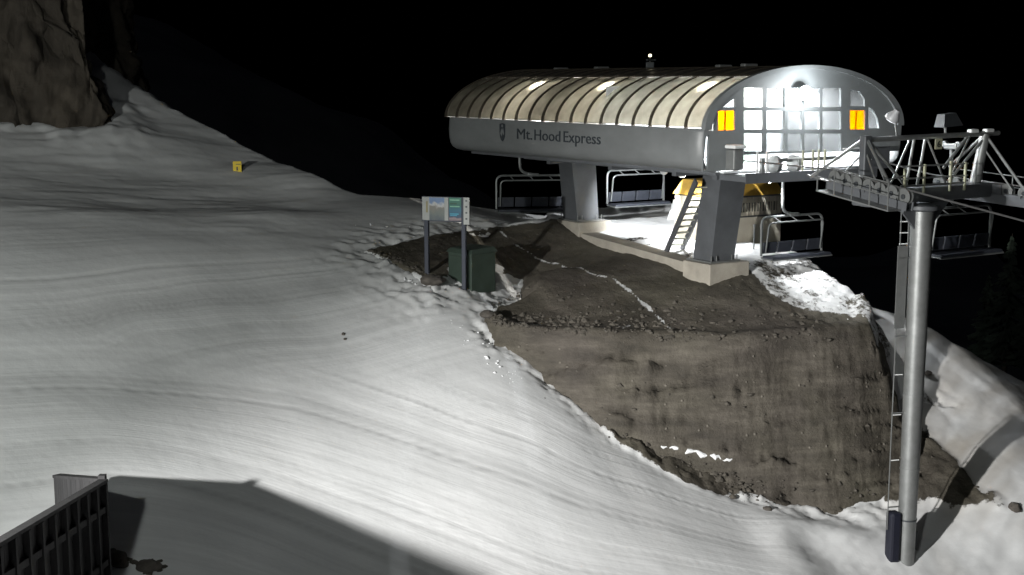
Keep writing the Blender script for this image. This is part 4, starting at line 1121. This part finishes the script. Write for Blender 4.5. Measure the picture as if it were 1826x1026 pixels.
def grad_mat(name, stops, z0, z1, noise=0.15):
    m, nt, b = nodes_of(name); N = nt.nodes.new; Lk = nt.links.new
    tc = N('ShaderNodeTexCoord'); sp = N('ShaderNodeSeparateXYZ'); Lk(tc.outputs['Object'], sp.inputs[0])
    mr = N('ShaderNodeMapRange'); mr.inputs[1].default_value = z0; mr.inputs[2].default_value = z1; Lk(sp.outputs[2], mr.inputs[0])
    nz = N('ShaderNodeTexNoise'); nz.inputs['Scale'].default_value = 6; Lk(tc.outputs['Object'], nz.inputs['Vector'])
    a1 = N('ShaderNodeMath'); a1.operation = 'MULTIPLY_ADD'; a1.inputs[1].default_value = noise; Lk(nz.outputs['Fac'], a1.inputs[0]); Lk(mr.outputs[0], a1.inputs[2])
    a2 = N('ShaderNodeMath'); a2.operation = 'SUBTRACT'; a2.inputs[1].default_value = noise / 2; Lk(a1.outputs[0], a2.inputs[0])
    r = N('ShaderNodeValToRGB'); el = r.color_ramp.elements
    el[0].position = stops[0][0]; el[0].color = stops[0][1] + (1,); el[1].position = stops[-1][0]; el[1].color = stops[-1][1] + (1,)
    for ps, c in stops[1:-1]: el.new(ps).color = c + (1,)
    Lk(a2.outputs[0], r.inputs['Fac']); Lk(r.outputs[0], b.inputs['Base Color']); b.inputs['Roughness'].default_value = 0.45
    return m
lz0 = zlo - pL.z; lz1 = zhi - pL.z
PHOTO = grad_mat('mountain_print', [(0.0, (0.07, 0.09, 0.11)), (0.35, (0.13, 0.15, 0.14)), (0.55, (0.18, 0.17, 0.15)), (0.66, (0.42, 0.42, 0.42)), (0.80, (0.12, 0.19, 0.33)), (1.0, (0.14, 0.21, 0.36))], lz0, lz1, 0.5)
TEAL = grad_mat('teal_print', [(0.0, (0.03, 0.03, 0.05)), (0.13, (0.25, 0.19, 0.20)), (0.2, (0.02, 0.05, 0.10)), (0.45, (0.008, 0.10, 0.17)), (0.7, (0.008, 0.10, 0.07)), (1.0, (0.03, 0.16, 0.11))], lz0, lz1, 0.12)
quadbox('picture_print', wlen * 0.18, wlen * 0.53, zlo + 0.03, zhi - 0.03, 0.014, 0.018, PHOTO)
quadbox('notice_print', wlen * 0.62 + 0.02, wlen * 0.92, zlo + 0.03, zhi - 0.02, 0.002, 0.014, TEAL)
for k, (z_, wd_, c_) in enumerate([(0.86, 0.22, (0.2, 0.42, 0.3)), (0.72, 0.16, (0.01, 0.06, 0.04)), (0.60, 0.22, (0.15, 0.38, 0.26)), (0.30, 0.2, (0.04, 0.30, 0.42)), (0.24, 0.16, (0.04, 0.26, 0.4))]):
    quadbox('notice_line', wlen * 0.66, wlen * (0.66 + wd_), zlo + hb * z_, zlo + hb * (z_ + 0.045), 0.015, 0.018, mat('notice_ink_%d' % k, c_, 0.5))
quadbox('poster_margin_print', wlen * 0.10, wlen * 0.145, zlo + hb * 0.35, zlo + hb * 0.8, 0.013, 0.016, mat('ochre_ink', (0.25, 0.22, 0.12), 0.5))
# perforated end channel, turned to the camera
ech = quadbox('end_channel', wlen - 0.02, wlen + 0.16, zlo - 0.06, zhi + 0.0, 0.016, 0.07, PALE)
for k in range(4):
    quadbox('channel_hole', wlen + 0.04, wlen + 0.10, zlo + hb * (0.12 + 0.24 * k), zlo + hb * (0.18 + 0.24 * k), 0.069, 0.073, DARK, brd)
for a_, g in ((0.12, pL), (wlen - 0.06, pR)):
    w_ = bL + ux * a_; zg = gz(w_.x, w_.y) - 0.4
    m = MB(); m.box(Vector((w_.x, w_.y, (zg + zlo + 0.1) / 2)) - nn * 0.08 - pL, (0.13, 0.13, zlo + 0.1 - zg), (ux, nn, zv), bev=0.015); m.build('post', FRD, brd)

cb = ground(820, 506); ca = R(-44)
cab = empty('transformer_cabinet', cb, ca); tag(cab, 'dark green metal utility cabinet half sunk in snow below the notice board', 'cabinet')
cw, cd, chh = 1.0, 1.02, 0.92
m = MB(); m.box((0, cd / 2, chh / 2 - 0.15), (cw, cd, chh + 0.3), bev=0.02); body = m.build('body', GREENB, cab)
m = MB(); m.hexa([(-cw / 2 - 0.05, -0.05, chh), (cw / 2 + 0.05, -0.05, chh), (cw / 2 + 0.05, cd + 0.05, chh), (-cw / 2 - 0.05, cd + 0.05, chh)], [(-cw / 2 + 0.02, 0.06, chh + 0.12), (cw / 2 - 0.02, 0.06, chh + 0.12), (cw / 2 - 0.02, cd - 0.06, chh + 0.16), (-cw / 2 + 0.02, cd - 0.06, chh + 0.16)]); m.build('lid', GREENB, cab)
m = MB(); m.box((-cw / 2 - 0.012, cd / 2, chh * 0.48), (0.03, cd * 0.86, chh * 0.82)); dr = m.build('door', GREENB, cab)
m = MB(); m.box((-cw / 2 - 0.04, 0.30, chh * 0.5), (0.05, 0.04, 0.16)); m.build('door_handle', GALV, dr)
for z_ in (0.80, 0.62):
    m = MB(); m.box((-cw / 2 - 0.03, cd / 2, chh * z_), (0.008, 0.12, 0.08)); m.build('warning_label', WHITEP, dr)
m = MB(); m.box((0, -0.012, chh * 0.48), (cw * 0.86, 0.03, chh * 0.82)); m.build('side_panel', GREENB, cab)

# yellow trail marker on the left bank
ys = W(423, 297, 46.5); zg = gz(ys.x, ys.y)
yp = ground(421, 309); Yq = yp.y - 0.05
ym = empty('trail_marker', yp, 0); tag(ym, 'small yellow warning sign on the left snow bank', 'sign')
c0 = W(423, 298, Yq) - yp
m = MB(); m.box(c0, (0.30, 0.03, 0.40), (Vector((0.98, 0.2, 0)).normalized(), Vector((-0.2, 0.98, 0)).normalized(), zv), bev=0.01); pl_ = m.build('plate', YELSIGN, ym)
m = MB(); m.box(c0 + Vector((0, -0.02, 0.095)), (0.26, 0.008, 0.025)); m.box(c0 + Vector((0, -0.02, -0.06)), (0.05, 0.008, 0.13)); m.build('sign_mark', BLACKP, ym)
m = MB(); m.tube([Vector((c0.x, c0.y + 0.04, -0.4)), Vector((c0.x, c0.y + 0.04, c0.z + 0.1))], 0.02, 6); m.build('post', DARK, ym)

# ------------------------------------------------------------------ wooden fence in the foreground
fc = Vector((-7.84, 24.0, CZ - 7.51)); fa = Vector((-9.27, 25.5, CZ - 7.89)); fn = Vector((-7.53, 18.4, CZ - 6.65))
fn2 = fc + (fn - fc) * 1.17
fence = empty('wooden_fence', (fc.x, fc.y, gz(fc.x, fc.y)), 0); tag(fence, 'weathered plank fence corner with vertical battens in the lower left foreground', 'fence')
fo = fence.location.copy()
def boards(p, q, outn, battens):
    L = (q - p); ln = math.hypot(L.x, L.y); n = int(ln / 0.2); dx = Vector((L.x, L.y, 0)).normalized()
    for k in range(n):
        c = p + L * ((k + 0.5) / n); zg_ = min(gz(c.x, c.y), c.z - 1.0) - 0.4
        jz = random.uniform(-0.015, 0.02); m = MB()
        top0 = p + L * (k / n); top1 = p + L * ((k + 1) / n)
        th = outn * random.uniform(0.024, 0.032); g = dx * 0.004
        a0 = top0 + g; a1 = top1 - g
        bt = [Vector((v.x, v.y, zg_)) for v in (a0, a1)]
        m.hexa([bt[0] - fo, bt[1] - fo, bt[1] + th - fo, bt[0] + th - fo], [a0 + zv * jz - fo, a1 + zv * jz - fo, a1 + th + zv * jz - fo, a0 + th + zv * jz - fo])
        m.build('board', WOODK, fence)
    if battens:
        nb = int(ln / 0.62)
        for k in range(nb + 1):
            c = p + L * min(max((k + 0.08) / nb, 0.01), 0.995); zg_ = min(gz(c.x, c.y), c.z - 1.0) - 0.4
            m = MB(); m.box(Vector((c.x, c.y, (zg_ + c.z) / 2 - 0.02)) + outn * 0.085 - fo, (0.10, 0.11, c.z - zg_ - 0.06), (dx, outn, zv)); m.build('batten', WOODK, fence)
        for dz in (0.55, 1.6):
            m = MB(); a = p - zv * dz + outn * 0.06; b = q - zv * dz + outn * 0.06
            m.hexa([a - zv * 0.06 - fo, b - zv * 0.06 - fo, b - zv * 0.06 + outn * 0.05 - fo, a - zv * 0.06 + outn * 0.05 - fo], [a + zv * 0.06 - fo, b + zv * 0.06 - fo, b + zv * 0.06 + outn * 0.05 - fo, a + zv * 0.06 + outn * 0.05 - fo]); m.build('rail', WOODK, fence)
    m = MB(); m.hexa([p - outn * 0.02 - zv * 0.03 - fo, q - outn * 0.02 - zv * 0.03 - fo, q + outn * 0.15 - zv * 0.03 - fo, p + outn * 0.15 - zv * 0.03 - fo], [p - outn * 0.02 + zv * 0.03 - fo, q - outn * 0.02 + zv * 0.03 - fo, q + outn * 0.15 + zv * 0.03 - fo, p + outn * 0.15 + zv * 0.03 - fo]); m.build('cap_board', WOODK, fence)
boards(fc, fn2, Vector((1, 0.055, 0)).normalized(), True)
boards(fa, fc - Vector((0.04, -0.04, 0)), Vector((0.72, 0.69, 0)), False)
m = MB(); m.box(Vector((fc.x + 0.03, fc.y + 0.05, fc.z - 1.2)) - fo, (0.13, 0.13, 2.6)); m.build('corner_post', WOODK, fence)

# ------------------------------------------------------------------ stones, rubble, snow chunks
def blob(r, seed, sub=1, flat=0.7):
    bm = bmesh.new(); bmesh.ops.create_icosphere(bm, subdivisions=sub, radius=r)
    rr = random.Random(seed); ph = [rr.uniform(0, 6) for _ in range(6)]
    vs = []
    for v in bm.verts:
        c = v.co; k = 1 + 0.22 * math.sin(c.x / r * 2.3 + ph[0]) * math.cos(c.y / r * 2.1 + ph[1]) + 0.16 * math.sin(c.z / r * 3.7 + ph[2]) + rr.uniform(-0.1, 0.1)
        vs.append(Vector((c.x * k * (1 + 0.3 * math.sin(ph[3])), c.y * k, c.z * k * flat)))
    bm.verts.index_update(); fs = [tuple(v.index for v in f.verts) for f in bm.faces]; bm.free()
    return vs, fs
STONE = mat('field_stone', (0.085, 0.075, 0.065), 0.9, 0, 0.35, 6, 0.5, 25)
for px, py, r, lb in [(1366, 912, 0.13, 'lone dark stone on the snow left of the tower foot'), (1809, 908, 0.20, 'dark stone on the snow at the right picture edge'),
                      (775, 505, 0.30, 'brown boulder against the left side of the green cabinet'), (870, 563, 0.22, 'brown boulder at the left tip of the mound crest'),
                      (612, 598, 0.06, 'tiny dark clod on the open piste, upper of a pair'), (615, 606, 0.045, 'tiny dark clod on the open piste, lower of a pair'),
                      (1655, 668, 0.12, 'dark stone on the slope right of the tower pole'), (212, 1004, 0.22, 'dark stone at the foot of the fence, nearest to it'), (262, 1012, 0.20, 'dark stone at the picture bottom right of the fence')]:
    g = ground(px, py); vs, fs = blob(r, int(px), 3)
    m = MB(); m.add([v + g + zv * r * 0.2 for v in vs], fs); tag(m.build('stone', STONE, at=g, smooth=True), lb, 'stone', 'scattered stones')

def scatter(name, mt, zones, lo, hi, label):
    m = MB()
    for (pl, n) in zones:
        for k in range(n):
            t = random.random() * (len(pl) - 1); i = int(t); f = t - i
            px = pl[i][0] + (pl[i + 1][0] - pl[i][0]) * f + random.gauss(0, pl[i][2]); py = pl[i][1] + (pl[i + 1][1] - pl[i][1]) * f + random.gauss(0, pl[i][2] * 0.5)
            g = ground(px, py); r = lo + (hi - lo) * random.random() ** 3
            vs, fs = blob(r, k * 7 + int(px), 1)
            m.add([v + g + zv * r * 0.15 for v in vs], fs)
    o = m.build(name, mt); tag(o, label, None, None, 'stuff'); return o
SOILM = mat('clod_soil', (0.078, 0.069, 0.057), 0.95, 0, 0.4, 5, 0.4)
scatter('rubble', SOILM, [([(1080, 768, 9), (1190, 815, 11), (1300, 865, 13), (1340, 885, 8)], 170), ([(870, 560, 6), (900, 580, 8), (1100, 600, 14), (1300, 605, 14), (1500, 598, 10)], 170), ([(665, 450, 5), (700, 462, 6), (755, 490, 7)], 70),
                          ([(1640, 790, 14), (1700, 850, 14), (1780, 905, 8)], 60), ([(880, 545, 5), (960, 510, 5)], 40), ([(190, 985, 6), (235, 1005, 14), (290, 1020, 14)], 70), ([(1250, 850, 12), (1560, 885, 10)], 50), ([(880, 570, 16), (1040, 575, 22), (1230, 585, 20)], 330), ([(1080, 700, 60), (1300, 740, 60), (1520, 750, 40)], 60), ([(1000, 520, 30), (1150, 560, 30), (1450, 575, 18)], 160)], 0.015, 0.10, 'dark soil clods along the edges of the mound')
CHUNK = mat('snow_chunk', (0.78, 0.79, 0.8), 0.8, 0, 0.06, 4, 0.3)
scatter('snow_chunks', CHUNK, [([(620, 400, 8), (760, 412, 8), (980, 388, 5)], 30), ([(1340, 450, 8), (1440, 530, 14), (1520, 560, 6)], 50), ([(675, 465, 6), (735, 508, 8), (800, 560, 10), (868, 630, 12), (930, 690, 10)], 110)], 0.012, 0.055, 'broken snow chunks beside the mound')

pl = []; rr_ = []
for k in range(27):
    g = ground(1178 + k * 4.9, 796 + k * 1.0 + 1.6 * math.sin(k * 0.9) + 1.0 * math.sin(k * 2.3)) - zv * 0.02; pl.append(g); rr_.append(max(0.012, (0.06 + 0.03 * math.sin(k * 1.3 + 1)) * math.sin(math.pi * (k + 0.5) / 27) ** 0.4))
m = MB(); m.tube(pl, rr_, 8); tag(m.build('snow_drift', CHUNK, smooth=True), 'thin strip of old snow on the foot of the dirt face', None, None, 'stuff')

# ------------------------------------------------------------------ dark firs beyond the crest
NEED = mat('fir_needles', (0.035, 0.05, 0.035), 0.9, 0, 0.4, 2); BARK = mat('fir_bark', (0.06, 0.05, 0.04), 0.9, 0, 0.3, 4)
def fir(px, py, Y, h, lb):
    b = W(px, py, Y); e = empty('fir_tree', b, random.uniform(0, 6)); tag(e, lb, 'fir tree', 'firs beyond the piste')
    m = MB(); m.tube([(0, 0, -2), (0, 0, h * 0.5), (0, 0, h)], [h * 0.022, h * 0.014, 0.01], 7); m.build('trunk', BARK, e)
    m = MB(); z = h * 0.08
    while z < h * 0.98:
        L = (1 - z / h) ** 0.85 * h * 0.24 + 0.05
        for k in range(9):
            a = random.uniform(0, 6.283); l = L * random.uniform(0.6, 1.1); d = Vector((math.cos(a), math.sin(a), 0)); sdd = Vector((-d.y, d.x, 0))
            p0 = Vector((0, 0, z + random.uniform(-0.15, 0.15))); tip = p0 + d * l - zv * l * random.uniform(0.25, 0.5)
            for f in (0.35, 0.6, 0.85, 1.0):
                c = p0.lerp(tip, f); wdt = l * 0.30 * (1.15 - f) + 0.08
                m.add([c + sdd * wdt - d * 0.12 - zv * 0.12, c + d * l * 0.22 - zv * 0.1, c - sdd * wdt - d * 0.12 - zv * 0.12, c - d * l * 0.2 + zv * 0.06], [(0, 1, 3), (1, 2, 3)])
        z += h * 0.035
    m.build('crown', NEED, e)
for a in [(1792, 640, 66, 6.5, 'dim fir with a pointed top at the right picture edge'), (1755, 650, 70, 5.0, 'shorter dim fir left of the pointed one at the right edge'), (1838, 650, 64, 5.5, 'dim fir cut by the right picture edge')]:
    fir(*a)
